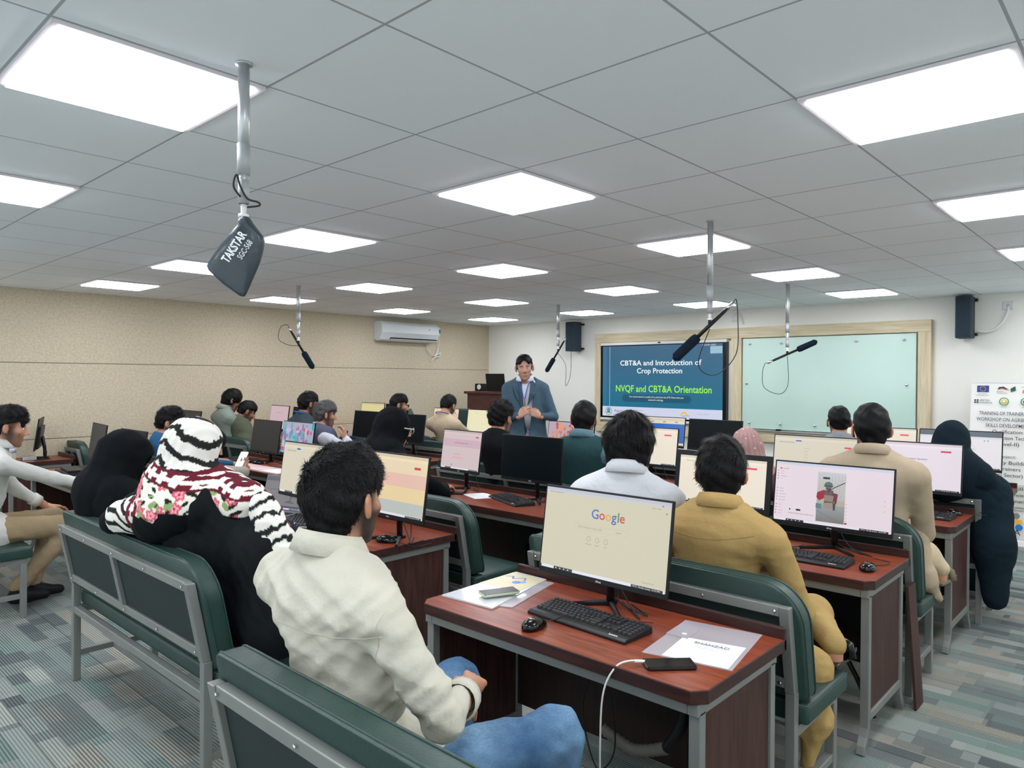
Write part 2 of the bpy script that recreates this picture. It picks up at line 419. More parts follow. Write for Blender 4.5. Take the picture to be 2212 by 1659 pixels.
# glass board
(x0, z0), (x1, z1) = FW(-2.6, .985), FW(-.58, 2.14)
t = thing('glass_board', 'pale green glass writing board on steel standoffs inside the oak surround', 'glass board', (x0, WY-.02, z0))
W_, H_ = x1-x0, z1-z0
Mg = mat('green_glass', (196, 224, 212), .12, 0, .02, 1, coat=.4)
MB().box((0, -.03, 0), (W_, -.022, H_)).build('glass_pane', Mg, t, bev=.002)
for ux in (.05, .25, .46, .69, .94):
    for vz in (.06, .94):
        MB().lathe([(.014, 0), (.014, .02), (.011, .026)], 14, M=Matrix.Translation((ux*W_, -.03, vz*H_)) @ Matrix.Rotation(PI/2, 4, 'X')).build('standoff', M_chrome, t, True)
for ux in (.03, .955):
    MB().lathe([(.014, 0), (.014, .02), (.011, .026)], 14, M=Matrix.Translation((ux*W_, -.03, .5*H_)) @ Matrix.Rotation(PI/2, 4, 'X')).build('standoff', M_chrome, t, True)
MB().box((W_*.1, -.075, -.03), (W_*.9, -.03, -.012)).build('pen_ledge', M_alu, t, bev=.002)
o = MB().box((0, 0, 0), (.06, .03, .02)).build('board_eraser', M_black, loc=(x0+.47, WY-.1, z0-.012)); tag(o, 'small black board eraser on the ledge under the glass board', 'eraser')

def speaker(x, z, h, wd, label):
    X, Z = FW(x, z)
    t = thing('wall_speaker', label, 'speaker', (X, WY, Z))
    MB().box((-wd/2, -.25, 0), (wd/2, -.05, h)).build('cabinet', mat('navy_plastic', (34, 52, 66), .6, 0, .05, 20, .1, 300), t, bev=.012)
    MB().box((-wd/2+.012, -.256, .02), (wd/2-.012, -.248, h-.02)).build('grille', mat('grille', (30, 48, 62), .8, 0, .2, 300), t, bev=.003)
    for zz in (.03, h-.05):
        MB().box((-.02, -.06, zz), (wd/2+.02, 0, zz+.03)).build('bracket', M_black, t, bev=.003)
speaker(-5.3, 2.03, .46, .17, 'black column speaker on the front wall left of the oak surround')
speaker(-.1, 2.06, .45, .15, 'dark blue column speaker on the front wall right of the oak surround')
X, Z = FW(.257, 2.396)
t = thing('conduit_plate', 'square steel wall plate with a pale flexible conduit loop near the right speaker', 'wall plate', (X, WY, Z))
MB().box((-.048, -.008, -.045), (.048, 0, .045)).build('plate', M_alu, t, bev=.003)
MB().lathe([(.016, 0), (.016, .014)], 12, M=Matrix.Rotation(PI/2, 4, 'X')).build('gland', M_chrome, t)
MB().tube(spline([(0, -.01, -.005), (.005, -.05, -.06), (-.03, -.05, -.16), (-.1, -.045, -.24), (-.18, -.05, -.27), (-.27, -.06, -.26)]), .013, 10).build('conduit', M_white, t, True)
# cables and bracket above the display
X, Z = FW(-2.72, 2.42)
t = thing('cable_outlet', 'white cable outlet with looped cables on the wall above the display', 'outlet', (X, WY, Z))
MB().box((-.05, -.03, -.04), (.03, 0, .04)).build('outlet_box', M_white, t, bev=.004)
MB().tube(spline([(-.03, -.02, .02), (.04, -.05, .07), (.09, -.04, .0), (.11, -.02, -.08)]), .008).build('cable', M_white, t, True)

# roll-up banner
t = thing('pull_up_banner', 'white pull-up banner reading TRAINING OF TRAINERS (TOT) against the front wall', 'banner', (-.03, 7.42, 0))
BW, BH = .80, 1.60
tilt = math.atan2(.30, BH)
b = MB(); b.prism([(0, -.06), (.02, -.06)][:0] or [(-.08, 0), (.04, 0), (.04, .05), (.0, .07), (-.06, .05)], 'x', 0, BW-.36+.36); bs_ = b.build('base_cassette', M_white, t, bev=.004)
g = Gfx(.0005); s = BW
g.rect(0, 0, BW, BH-.04, (232, 232, 226))
g.rect(.05, .035, .155, .105, (44, 58, 132))
for k in range(12): g.disc(.1025+.024*math.cos(k*PI/6), .07+.024*math.sin(k*PI/6), .0035, (235, 210, 60), 6)
g.text(.1, .125, .014, 'Co-funded by', (60, 60, 80)); g.text(.1, .142, .014, 'the European Union', (60, 60, 80))
g.poly([(.23, .08), (.24, .05), (.28, .045), (.33, .075), (.3, .065), (.26, .062)], (40, 40, 40)); g.poly([(.26, .065), (.3, .067), (.335, .085), (.3, .078)], (200, 40, 40))
g.text(.225, .1, .018, 'german', (60, 60, 60), 'l'); g.text(.225, .117, .018, 'cooperation', (60, 60, 60), 'l'); g.poly([(.34, .065), (.38, .04), (.385, .085), (.345, .1)], (30, 90, 60))
g.text(.44, .1, .05, 'giz', (200, 60, 60), 'l', bold=.01); g.text(.43, .052, .014, 'Implemented by', (60, 60, 60), 'l')
for k in range(4): g.disc(.04+.022*(k % 2), .19+.022*(k//2), .009, (30, 34, 70), 12)
g.text(.085, .198, .024, 'BRITISH', (40, 44, 80), 'l'); g.text(.085, .222, .024, 'COUNCIL', (40, 44, 80), 'l')
for cx, cc in ((.29, (50, 140, 90)), (.47, (40, 110, 70))):
    g.ring(cx, .2, .042, .008, cc); g.disc(cx, .2, .022, cc if cx > .4 else (220, 190, 60)); g.disc(cx, .196, .011, (232, 232, 226)); g.text(cx, .258, .014, 'NAVTTC', cc)
dk = (42, 44, 74); y = .34
for tx, sz, wd, cc, bo in (('TRAINING OF TRAINERS (TOT)', .05, .50, dk, .004), ('WORKSHOP ON AGRIBUSINESS', .05, .54, dk, .004), ('SKILLS DEVELOPMENT', .05, .38, dk, .004),
        ('Qualification:', .05, .26, (40, 40, 50), .01), ('Crop Protection Technician', .05, .52, (40, 40, 50), .01), ('(Level-II)', .05, .2, (40, 40, 50), .01), ('', .05, .2, dk, 0),
        ('Project:', .045, .16, (60, 60, 60), 0), ('Capacity Building', .05, .4, (40, 40, 50), .006), ('of Trainers', .05, .24, (40, 40, 50), .006), ('(Agri Sector)', .05, .28, (40, 40, 50), .006)):
    g.text(.33, y, sz, tx, cc, bold=bo, width=wd if tx else None); y += .062
g.rect(.03, 1.03, .56, 1.25, (196, 196, 186)); 
for k, tx in enumerate(('National Skills', 'and Competencies', 'for TVET Trainers')): g.text(.32, 1.085+.062*k, .048, tx, (50, 50, 50), bold=.006, width=.36)
g.text(.4, 1.29, .034, 'Hazara, Mansehra.', (50, 50, 50))
g.rect(.16, 1.33, .36, 1.46, (120, 140, 160), (70, 80, 90)); g.rect(.17, 1.32, .35, 1.37, (120, 160, 200)); g.disc(.43, 1.335, .03, (130, 126, 118)); g.rect(.42, 1.37, .48, 1.41, (238, 180, 50)); g.disc(.455, 1.445, .031, (30, 120, 190))
g.text(.3, 1.52, .075, 'HAZARA', (30, 34, 40), width=.34); g.text(.33, 1.555, .035, 'TRAINING', (160, 162, 165), width=.26)
g.build('printed_sheet', t, (0, .22, BH), M_print, rot=(tilt*.0+math.atan2(.27, BH)*-1, 0, 0))
MB().box((0, .215, BH-.012), (BW, .235, BH+.01)).build('top_rail', M_white, t, bev=.003)
MB().tube([(BW/2, .0, .04), (BW/2, .24, BH)], .008).build('support_pole', M_black, t)

# air conditioner on the left wall
t = thing('air_conditioner', 'white split air conditioner high on the beige left wall', 'air conditioner', (WX, 5.45, 2.165))
LAC = 1.13
MB().prism([(0, .02), (0, .3), (.17, .3), (.215, .26), (.225, .13), (.17, .02), (.1, 0)], 'y', 0, LAC, M=Matrix(((1, 0, 0, 0), (0, 1, 0, 0), (0, 0, 1, 0), (0, 0, 0, 1)))).build('casing', mat('ac_white', (214, 220, 222), .35, 0, .01), t, bev=.012)
MB().prism([(.155, .012), (.2, .045), (.196, .055), (.15, .03)], 'y', .17, LAC-.03).build('outlet_slot', M_gloss, t)
MB().prism([(.15, .002), (.205, .03), (.207, .036), (.15, .01)], 'y', .17, LAC-.03).build('louvre', M_white, t)
MB().box((.2245, .9, .2), (.2265, .94, .21)).build('badge', M_grey, t)
t = thing('power_socket', 'white wall socket with plug beside the air conditioner', 'socket', (WX, 6.68, 2.3))
MB().box((0, 0, 0), (.03, .09, .14)).build('socket_box', M_white, t, bev=.004)
MB().box((.03, .02, .04), (.07, .07, .1)).build('plug', M_grey, t, bev=.006)
MB().tube(spline([(.05, .045, .04), (.06, .04, -.1), (.05, .02, -.25), (.05, -.06, -.33), (.04, -.16, -.25), (.05, -.22, -.14)]), .008).build('power_cord', M_white, t, True)
MB().tube(spline([(.05, -.04, -.33), (.05, .03, -.3), (.05, .09, -.28), (.05, .06, -.34), (.05, -.02, -.35), (.04, -.12, -.42)]), .008).build('cord_loop', M_white, t, True)

# podium with laptop
t = thing('podium', 'dark wood podium in the far left corner of the room', 'podium', (-6.35, 7.05, 0))
Mp = wood_mat('podium_wood', (78, 48, 44), (96, 62, 56), .5)
MB().box((-.42, -.25, 0), (.36, .25, 1.36)).build('cabinet', Mp, t, bev=.006)
MB().box((-.46, -.29, 1.36), (.40, .29, 1.40)).build('podium_top', Mp, t, bev=.006)
t = thing('laptop', 'black laptop standing open on the podium behind the presenter', 'laptop', (-6.2, 7.0, 1.401))
MB().box((-.2, -.12, 0), (.2, .14, .02)).build('laptop_base', M_black, t, bev=.003)
MB().box((-.2, 0, 0), (.2, .008, .26), M=Matrix.Translation((0, -.13, .02)) @ Matrix.Rotation(R(8), 4, 'X')).build('laptop_lid', M_black, t, bev=.003)
t = thing('desk_clock', 'small silver and black device at the left end of the podium top', 'device', (-6.62, 6.98, 1.401))
MB().box((-.1, -.06, 0), (.1, .06, .12)).build('body', M_black, t, bev=.006); MB().lathe([(.04, 0), (.04, .01)], 16, M=Matrix.Translation((0, -.06, .065)) @ Matrix.Rotation(PI/2, 4, 'X')).build('dial', M_white, t)

# ------------------------------------------------------------------ microphones on drop poles
def drop(name_label, x, y, z1, z2, mdir, foam_len=.2, r0=.024, foam=True, loop=None, gmic=True):
    t = thing('ceiling_microphone', name_label, 'microphone', (x, y, CEIL), 0)
    MB().lathe([(r0*1.5, -.006), (r0*1.5, 0)], 20).build('ceiling_flange', M_alu, t, True)
    MB().tube([(0, 0, 0), (0, 0, z1-CEIL)], r0, 16).build('upper_pole', M_alu, t, True)
    MB().tube([(0, 0, z1-CEIL+.04), (0, 0, z1-CEIL-.05)], r0*1.12, 16).build('pole_sleeve', M_grey if 0 else mat('sleeve', (168, 172, 174), .5, .2), t, True)
    MB().tube([(0, 0, z1-CEIL), (0, 0, z2-CEIL)], r0*.78, 16).build('lower_pole', M_alu, t, True)
    MB().tube([(0, 0, z2-CEIL+.07), (0, 0, z2-CEIL)], r0*.95, 16).build('pole_sleeve', mat('sleeve', (168, 172, 174), .5, .2), t, True)
    b = MB(); b.tube([(0, 0, z2-CEIL), (0, 0, z2-CEIL-.035)], r0*.5, 10); b.tube([(0, 0, z2-CEIL-.03), (0, 0, z2-CEIL-.04)], r0*.9, 14); b.build('swivel_joint', M_white, t, True)
    c = Vector((0, 0, z2-CEIL-.07)); MB().tube([c+Vector((0, 0, .035)), c], r0*.55, 10).build('clamp', M_black, t, True)
    if gmic:
        d = Vector(mdir).normalized()
        MB().tube([c-d*.16, c-d*.12, c+d*.12], [.009, .0115, .0115], 12).build('microphone_body', M_black, t, True)
        MB().tube([c-d*.2, c-d*.15], .011, 12).build('connector', M_chrome, t, True)
        MB().tube([c+d*.1, c+d*.108, c+d*.13, c+d*(.1+foam_len-.02), c+d*(.1+foam_len)], [.008, .026, .03, .028, .012], 14).build('foam_windscreen', M_foam, t, True)
        e = c-d*.2
        lp_ = loop or [(.02, 0, -.12), (-.02, 0, -.3), (-.06, 0, -.28)]
        MB().tube(spline([e, e-d*.03]+[e+Vector(q) for q in lp_]+[c+Vector((0, 0, -.02))]), .0028, 6).build('cable', M_cable, t, True)
    return t, c
RV = Vector((math.cos(YAW), math.sin(YAW), 0)); FV = Vector((-math.sin(YAW), math.cos(YAW), 0))
def D3(a, b_, c_): return RV*a+FV*b_+Vector((0, 0, c_))
t, c = drop('microphone pole nearest the camera, its mic covered by a black zip pouch', -.497, -.133, 2.26, 2.125, (0, 0, -1), r0=.0165, gmic=False)
MB().tube(spline([D3(-.015, -.03, z-CEIL) if 0 else D3(a, -.025, z-CEIL) for a, z in ((0, 2.14), (-.02, 2.17), (-.012, 2.205), (.0, 2.17), (.02, 2.135), (.05, 2.125), (.055, 2.115), (.02, 2.11))]), .003, 6).build('cable', M_cable, t, True)
# pouch: flat tube pinched at top, opening to a twisted straight hem
b = MB(); rows = []
pts = []
for k in range(9):
    q = k/8; e = min(1, .25+q*3.2); pts.append((.028*(1-q)-.058*q, 2.045*(1-q)+1.888*q, (.057*(1-q)+.076*q)*(.82+.18*min(1, q*3)), .030*(1-q)**.6*(.7+.3*min(1, q*4))+.004, (33*(1-q)+39*q)))
pts = [(.004, 2.09, .014, .014, 0), (.006, 2.075, .02, .019, 12), (.016, 2.058, .038, .026, 26)]+pts
n = 20; vs = []
for cx, cz, hw, hd, an in pts:
    a_ = R(an)
    for k in range(n):
        q = 2*PI*k/n; ex = math.copysign(abs(math.cos(q))**.7, math.cos(q))*hw; ey = math.sin(q)*hd*(1+.15*math.sin(3*q+cz*60))
        vs.append(D3(cx+ex*math.cos(a_), ey, cz-ex*math.sin(a_)-CEIL))
fs = [(i*n+j, i*n+(j+1) % n, (i+1)*n+(j+1) % n, (i+1)*n+j) for i in range(len(pts)-1) for j in range(n)]+[tuple(range(n))[::-1], tuple(range((len(pts)-1)*n, len(pts)*n))]
b.add(vs, fs); po = b.build('pouch', mat('pouch_leather', (40, 54, 62), .35, 0, .15, 10, .25, 40, coat=.2), t, True)
sb = po.modifiers.new('s', 'SUBSURF'); sb.levels = sb.render_levels = 1
g = Gfx(.0004); g.text(0, 0, .034, 'TAKSTAR', (235, 240, 240), bold=.03, width=.1); g.text(.01, .026, .024, 'SGC-568', (215, 222, 224), bold=.01, width=.06)
go = g.b.build('pouch_lettering', M_print, t)
go.matrix_local = Matrix.Translation(D3(.0, -.046, 1.985-CEIL)) @ Matrix.Rotation(YAW, 4, 'Z') @ Matrix.Rotation(R(-57), 4, 'Y') @ Matrix.Rotation(R(6), 4, 'X')
drop('microphone pole in front of the middle of the oak surround, mic aimed down left', -.466, 2.695, 2.12, 2.0, D3(-.6, -.15, -.55), .2, .017, loop=[D3(.03, 0, -.1), D3(.02, 0, -.3), D3(-.1, 0, -.42), D3(-.2, 0, -.36)])
drop('microphone pole hanging before the glass board, mic aimed right', -1.224, 5.75, 2.12, 1.93, D3(.75, -.1, .35), .2, .018, loop=[D3(-.05, 0, -.1), D3(-.03, 0, -.24), D3(.12, 0, -.3), D3(.2, 0, -.2)])
drop('microphone pole hanging before the beige left wall with curled cable', -4.987, 2.725, 2.22, 2.02, D3(.45, -.1, -.7), .2, .02, loop=[D3(-.08, 0, .0), D3(-.1, 0, -.12), D3(.0, 0, -.18)])
drop('microphone pole hanging beside the left wall speaker', -4.146, 5.85, 2.18, 2.02, D3(-.35, -.1, -.6), .2, .02, loop=[D3(.06, 0, -.1), D3(.06, 0, -.45), D3(.0, 0, -.6), D3(.0, 0, -.35)])

# ------------------------------------------------------------------ desks and benches
def desk(x0, x1, F, D, label, group='computer desks in rows'):
    t = thing('desk', label, 'desk', (x0, F, 0), 0, group); Wd = x1-x0; c = .035
    poly = [(c, 0), (Wd-c, 0), (Wd, c*1.2), (Wd, D), (0, D), (0, c*1.2)]
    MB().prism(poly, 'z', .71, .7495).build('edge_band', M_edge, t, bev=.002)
    ins = [(c+.001, .003), (Wd-c-.001, .003), (Wd-.003, c*1.2), (Wd-.003, D-.02), (.003, D-.02), (.003, c*1.2)]
    MB().prism(ins, 'z', .7475, .7505).build('desktop', M_top, t)
    MB().box((0, D-.018, .71), (Wd, D+.004, .788)).build('rear_lip', M_edge, t, bev=.004)
    for q0 in (.02, D-.06): MB().box((.056, q0, .672), (Wd-.056, q0+.03, .709)).build('rail', M_frame, t, bev=.003)
    for sx in (0, 1):
        xa = .02 if sx == 0 else Wd-.055; xm = xa+.0175
        b = MB(); b.box((xa, .02, .672), (xa+.035, D-.03, .709))
        b.box((xa, .03, .13), (xa+.035, .065, .68)); b.box((xa, D-.075, .13), (xa+.035, D-.04, .68)); b.box((xa, .06, .13), (xa+.035, D-.07, .165))
        for s_, y0 in ((-1, .0475), (1, D-.0575)):
            b.tube([(xm, y0-s_*.0, .14), (xm, y0+s_*.002, .1), (xm, y0+s_*.02, .06), (xm, y0+s_*.045, .03), (xm, y0+s_*.055, .0)], .0175, 4, sq=True)
        b.build('end_frame', M_frame, t, bev=.002)
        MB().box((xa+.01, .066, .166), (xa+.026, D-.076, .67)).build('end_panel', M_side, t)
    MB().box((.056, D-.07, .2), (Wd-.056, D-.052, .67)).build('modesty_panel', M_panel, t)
    return t
def bench(x0, x1, yb, label, group='green vinyl benches', rl=.035, rr=.15):
    t = thing('bench', label, 'bench', (x0, yb, 0), 0, group); L_ = x1-x0
    def yo(z): return (.835-z)*.2 if z > .5 else (.835-.5)*.2
    q = .036
    b = MB()
    for xx in (0, L_-q):
        b.box((xx, yo(.5), 0), (xx+q, yo(.5)+q, .52))
        vs = [(xx, yo(.52), .52), (xx+q, yo(.52), .52), (xx+q, yo(.52)+q, .52), (xx, yo(.52)+q, .52), (xx, 0, .835), (xx+q, 0, .835), (xx+q, q, .835), (xx, q, .835)]
        b.add(vs, [(3, 2, 1, 0), (4, 5, 6, 7), (0, 1, 5, 4), (1, 2, 6, 5), (2, 3, 7, 6), (3, 0, 4, 7)])
    def tb(z, h):
        Mx = Matrix.Identity(4); y = yo(z); b.box((q, y, z), (L_-q, y+q, z+h))
    tb(.799, q); tb(.535, q)
    xm = L_*.47
    vs = [(xm, yo(.57), .57), (xm+q, yo(.57), .57), (xm+q, yo(.57)+q, .57), (xm, yo(.57)+q, .57), (xm, yo(.80), .80), (xm+q, yo(.80), .80), (xm+q, yo(.80)+q, .80), (xm, yo(.80)+q, .80)]
    b.add(vs, [(3, 2, 1, 0), (4, 5, 6, 7), (0, 1, 5, 4), (1, 2, 6, 5), (2, 3, 7, 6), (3, 0, 4, 7)])
    b.build('back_frame', M_frame, t, bev=.003)
    yf = .50
    b = MB()
    b.box((0, yo(.5)+q, .362), (q, yf, .398)); b.box((L_-q, yo(.5)+q, .362), (L_, yf, .398)); b.box((q, yf-q, .362), (L_-q, yf, .398)); b.box((q, yo(.5)+.002, .362), (L_-q, yo(.5)+q, .398))
    b.build('seat_frame', M_frame, t, bev=.003)
    for xx in (0, L_-q): MB().box((xx, yf-q, 0), (xx+q, yf, .362)).build('leg', M_frame, t, bev=.003)
    b = MB()
    for xx in (.003, L_-q+.003): b.box((xx, yo(.5)+q, .13), (xx+.03, yf-q, .16))
    b.box((q, .26, .13), (L_-q, .29, .16)); b.build('stretcher', M_frame, t, bev=.002)
    for k in range(5):
        xx = .05+(L_-.1)*k/4
        for zz in (.817, .553):
            MB().lathe([(.006, 0), (.006, .002), (.003, .004)], 8, M=Matrix.Translation((xx, yo(zz)-.0015, zz)) @ Matrix.Rotation(PI/2, 4, 'X')).build('screw', M_chrome, t)
    MB().add([(q, yo(.56)+.018, .56), (L_-q, yo(.56)+.018, .56), (L_-q, yo(.805)+.018, .805), (q, yo(.805)+.018, .805), (q, yo(.56)+.03, .56), (L_-q, yo(.56)+.03, .56), (L_-q, yo(.805)+.03, .805), (q, yo(.805)+.03, .805)],
        [(0, 1, 2, 3)[::-1][::-1], (7, 6, 5, 4), (0, 4, 5, 1), (2, 6, 7, 3), (1, 5, 6, 2), (3, 7, 4, 0)]).build('back_board', M_leathb, t)
    # back cushion
    xa, xb, za, zb = -.02, L_+.03, .485, .905
    out = []
    def arc(cx, cz, r, a0, a1, n):
        for i in range(n+1):
            a = R(a0+(a1-a0)*i/n); out.append((cx+r*math.cos(a), cz+r*math.sin(a)))
    arc(xb-.03, za+.03, .03, -90, 0, 3); arc(xb-rr, zb-rr, rr, 0, 90, 10); arc(xa+rl, zb-rl, rl, 90, 180, 4); arc(xa+.03, za+.03, .03, 180, 270, 3)
    n = len(out); b = MB(); th = .088; cx = (xa+xb)/2; cz = (za+zb)/2
    prof = [(0, .012), (.004, .003), (.012, 0), (th-.02, 0), (th-.006, .005), (th, .02)]
    vs = []
    for d, ins in prof:
        for px, pz in out:
            dx, dz = px-cx, pz-cz; ln = math.hypot(dx, dz); f = 1-ins/ln
            z = cz+dz*f; vs.append((cx+dx*f, .038+(.835-z)*.2+d, z))
    k = len(prof)
    fs = [(i*n+j, (i+1)*n+j, (i+1)*n+(j+1) % n, i*n+(j+1) % n) for i in range(k-1) for j in range(n)]
    fs += [tuple(range(n)), tuple(range((k-1)*n, k*n))[::-1]]
    b.add(vs, fs); cu = b.build('back_cushion', M_leath, t, True)
    em = cu.modifiers.new('e', 'EDGE_SPLIT'); em.split_angle = R(50)
    for d in (.013, th-.012):
        pl = []
        for px, pz in out+[out[0]]: pl.append((px, .038+(.835-pz)*.2+d, pz))
        MB().tube(pl, .0035, 6, caps=False).build('piping', M_leath, cu, True)
    # seat cushion
    b = MB().box((-.01, yo(.5)+.045, .399), (L_+.03, yf+.03, .474)); sc_ = b.build('seat_cushion', M_leath, t, True, bev=.016, segs=3)
    b = MB(); e0, e1, y0, y1 = -.006, L_+.026, yo(.5)+.05, yf+.026
    b.tube([(e0, y0, .468), (e1, y0, .468), (e1, y1, .468), (e0, y1, .468), (e0, y0, .468)], .0035, 6, caps=False).build('piping', M_leath, sc_, True)
    return t

DK = {}
DK['D1'] = desk(-.63, .572, .65, .59, 'nearest desk, holding the monitor that shows a search page')
DK['D2'] = desk(-.64, .58, 2.15, .6, 'desk beside the right aisle under the monitor showing a soldier video')
DK['D3'] = desk(-.7, .58, 3.72, .6, 'desk beside the right aisle under the Learning Management System screen')
DK['D4'] = desk(-.85, .6, 5.3, .6, 'desk by the right aisle nearest the front wall, beside the banner')
DK['D5'] = desk(-2.72, -1.41, .98, .6, 'desk between the white shirted man and the patterned scarf woman')
DK['D6'] = desk(-3.2, -1.3, 2.26, .6, 'desk under the switched-off black monitor in the centre')
DK['D7'] = desk(-3.25, -1.45, 3.74, .6, 'desk in the middle block under the autumn trees screen')
DK['D8'] = desk(-3.1, -1.55, 5.3, .6, 'middle block desk nearest the presentation wall')
DK['D10'] = desk(-6.15, -4.35, .66, .6, 'desk before the black headscarf woman with papers and open dark laptop')
DK['D9'] = desk(-7.38, -6.86, .66, .6, 'short desk at far left with silver mini computer on it')
DK['D11'] = desk(-5.9, -4.25, 2.08, .6, 'desk covered with pink and white papers under two far left monitors')
DK['D12'] = desk(-7.38, -6.55, 2.08, .6, 'short desk against the left wall behind the blue shirted man')
DK['D13'] = desk(-6.0, -4.1, 3.42, .6, 'desk holding the blue laptop and the water bottle')
DK['D14'] = desk(-7.38, -6.3, 3.35, .6, 'short wall desk under the pale pink monitor')
DK['D15'] = desk(-6.05, -4.3, 4.85, .6, 'left block desk nearest the podium')
DK['D16'] = desk(-7.38, -6.5, 4.8, .6, 'short wall desk under the pale yellow monitor')

bench(-.30, 1.29, -.33, 'nearest bench, where the man in the white shirt sits', rr=.15)
bench(-2.78, -1.2, -.0, 'bench carrying the women in black and patterned headscarves')
bench(-.63, .56, 1.285, 'bench right behind the nearest desk, under the mustard shirted man')
bench(-.85, .555, 2.85, 'bench under the man in the beige jacket')
bench(-.95, .6, 4.38, 'bench by the right aisle under the woman in dark robes')
bench(-2.85, -1.44, 1.62, 'empty-ended bench behind the desk of the white shirted man')
bench(-3.2, -1.5, 3.0, 'bench of the men in black shirt and green waistcoat')
bench(-3.2, -1.5, 4.5, 'middle block bench behind the autumn trees screen')
bench(-5.7, -4.1, -.32, 'bench at the left edge under the man in khaki trousers')
bench(-7.38, -6.97, 1.3, 'short bench against the left wall behind the mini computer')
bench(-5.75, -4.3, 1.33, 'bench under the man in the blue shirt')
bench(-6.9, -6.12, 2.72, 'bench of the two men in grey green shirts by the left wall')
bench(-5.8, -4.35, 2.72, 'bench of the grey haired man and his neighbour')
bench(-5.6, -4.1, 4.1, 'bench of the man in the cream shirt with lanyard')
# leaning board beside second desk
o = MB().box((0, 0, 0), (.012, .13, .6)).build('leaning_board', M_side, rot=(0, R(-4), 0), loc=(.6, 2.765, .0)); tag(o, 'loose dark wood board leaning at the aisle end of the second desk', 'board')

# executive chairs
def exec_chair(x, y, rz, label):
    t = thing('office_chair', label, 'chair', (x, y, 0), rz, 'green high-back chairs near the podium')
    b = MB(); out = [(-.27, .56), (-.3, .8), (-.27, 1.06), (-.18, 1.1), (-.07, 1.17), (.07, 1.17), (.18, 1.1), (.27, 1.06), (.3, .8), (.27, .56)]
    b.prism(out, 'y', -.3, -.2); b.build('backrest', M_leath, t, bev=.02, segs=3)
    MB().box((-.26, -.24, .42), (.26, .26, .52)).build('seat', M_leath, t, bev=.03, segs=3)
    for s_ in (-1, 1): MB().box((s_*.3-.03, -.2, .62), (s_*.3+.03, .2, .67)).build('armrest', M_black, t, bev=.015)
    MB().tube([(0, 0, .1), (0, 0, .42)], .03, 12).build('column', M_black, t)
    for k in range(5):
        a = 2*PI*k/5; MB().tube([(0, 0, .1), (.3*math.cos(a), .3*math.sin(a), .05)], .02, 8).build('foot', M_black, t)
exec_chair(-6.45, 5.62, R(-20), 'high-back green chair right of the profile man near the left wall')
exec_chair(-6.1, 6.2, R(30), 'high-back green chair just behind the cream shirted man')
exec_chair(-5.3, 6.3, R(-15), 'high-back green chair directly in front of the podium')
# ------------------------------------------------------------------ people: smooth implicit surfaces meshed by surface nets
def V3(*a): return np.array(a, float)
def nets(F, lo, h):
    S = F < 0; nx, ny, nz = F.shape
    c = np.zeros((nx-1, ny-1, nz-1), np.uint8)
    for dx in (0, 1):
        for dy in (0, 1):
            for dz in (0, 1): c += S[dx:nx-1+dx, dy:ny-1+dy, dz:nz-1+dz]
    act = (c > 0) & (c < 8); idx = -np.ones(act.shape, np.int64); I, J, K = np.nonzero(act); idx[I, J, K] = np.arange(len(I))
    P = np.zeros((len(I), 3)); W = np.zeros(len(I))
    cor = [(a, b, d) for a in (0, 1) for b in (0, 1) for d in (0, 1)]
    for a in cor:
        for ax in range(3):
            if a[ax]: continue
            b = list(a); b[ax] = 1
            fa = F[I+a[0], J+a[1], K+a[2]]; fb = F[I+b[0], J+b[1], K+b[2]]
            mk = (fa < 0) != (fb < 0); t = np.where(mk, fa/(fa-fb+1e-12), 0)
            q = np.zeros((len(I), 3)); q[:] = a; q[:, ax] = t
            P += q*mk[:, None]; W += mk
    P = (P/np.maximum(W, 1)[:, None]+np.c_[I, J, K])*h+lo
    fs = []
    for ax in range(3):
        sl = [slice(1, -1)]*3; sl[ax] = slice(0, -1); s2 = list(sl); s2[ax] = slice(1, None)
        A = S[tuple(sl)]; B = S[tuple(s2)]
        ed = np.nonzero(A != B); e = [ed[k]+(0 if k == ax else 1) for k in range(3)]; flip = A[ed]
        u, v = [(1, 2), (2, 0), (0, 1)][ax]
        def g(du, dv):
            q = [e[0].copy(), e[1].copy(), e[2].copy()]; q[u] = q[u]-du; q[v] = q[v]-dv; return idx[q[0], q[1], q[2]]
        Q = np.stack([g(1, 1), g(0, 1), g(0, 0), g(1, 0)], 1)
        Q[~flip] = Q[~flip][:, ::-1]; fs.append(Q)
    Fc = np.concatenate(fs); Fc = Fc[(Fc >= 0).all(1)]
    return P, Fc
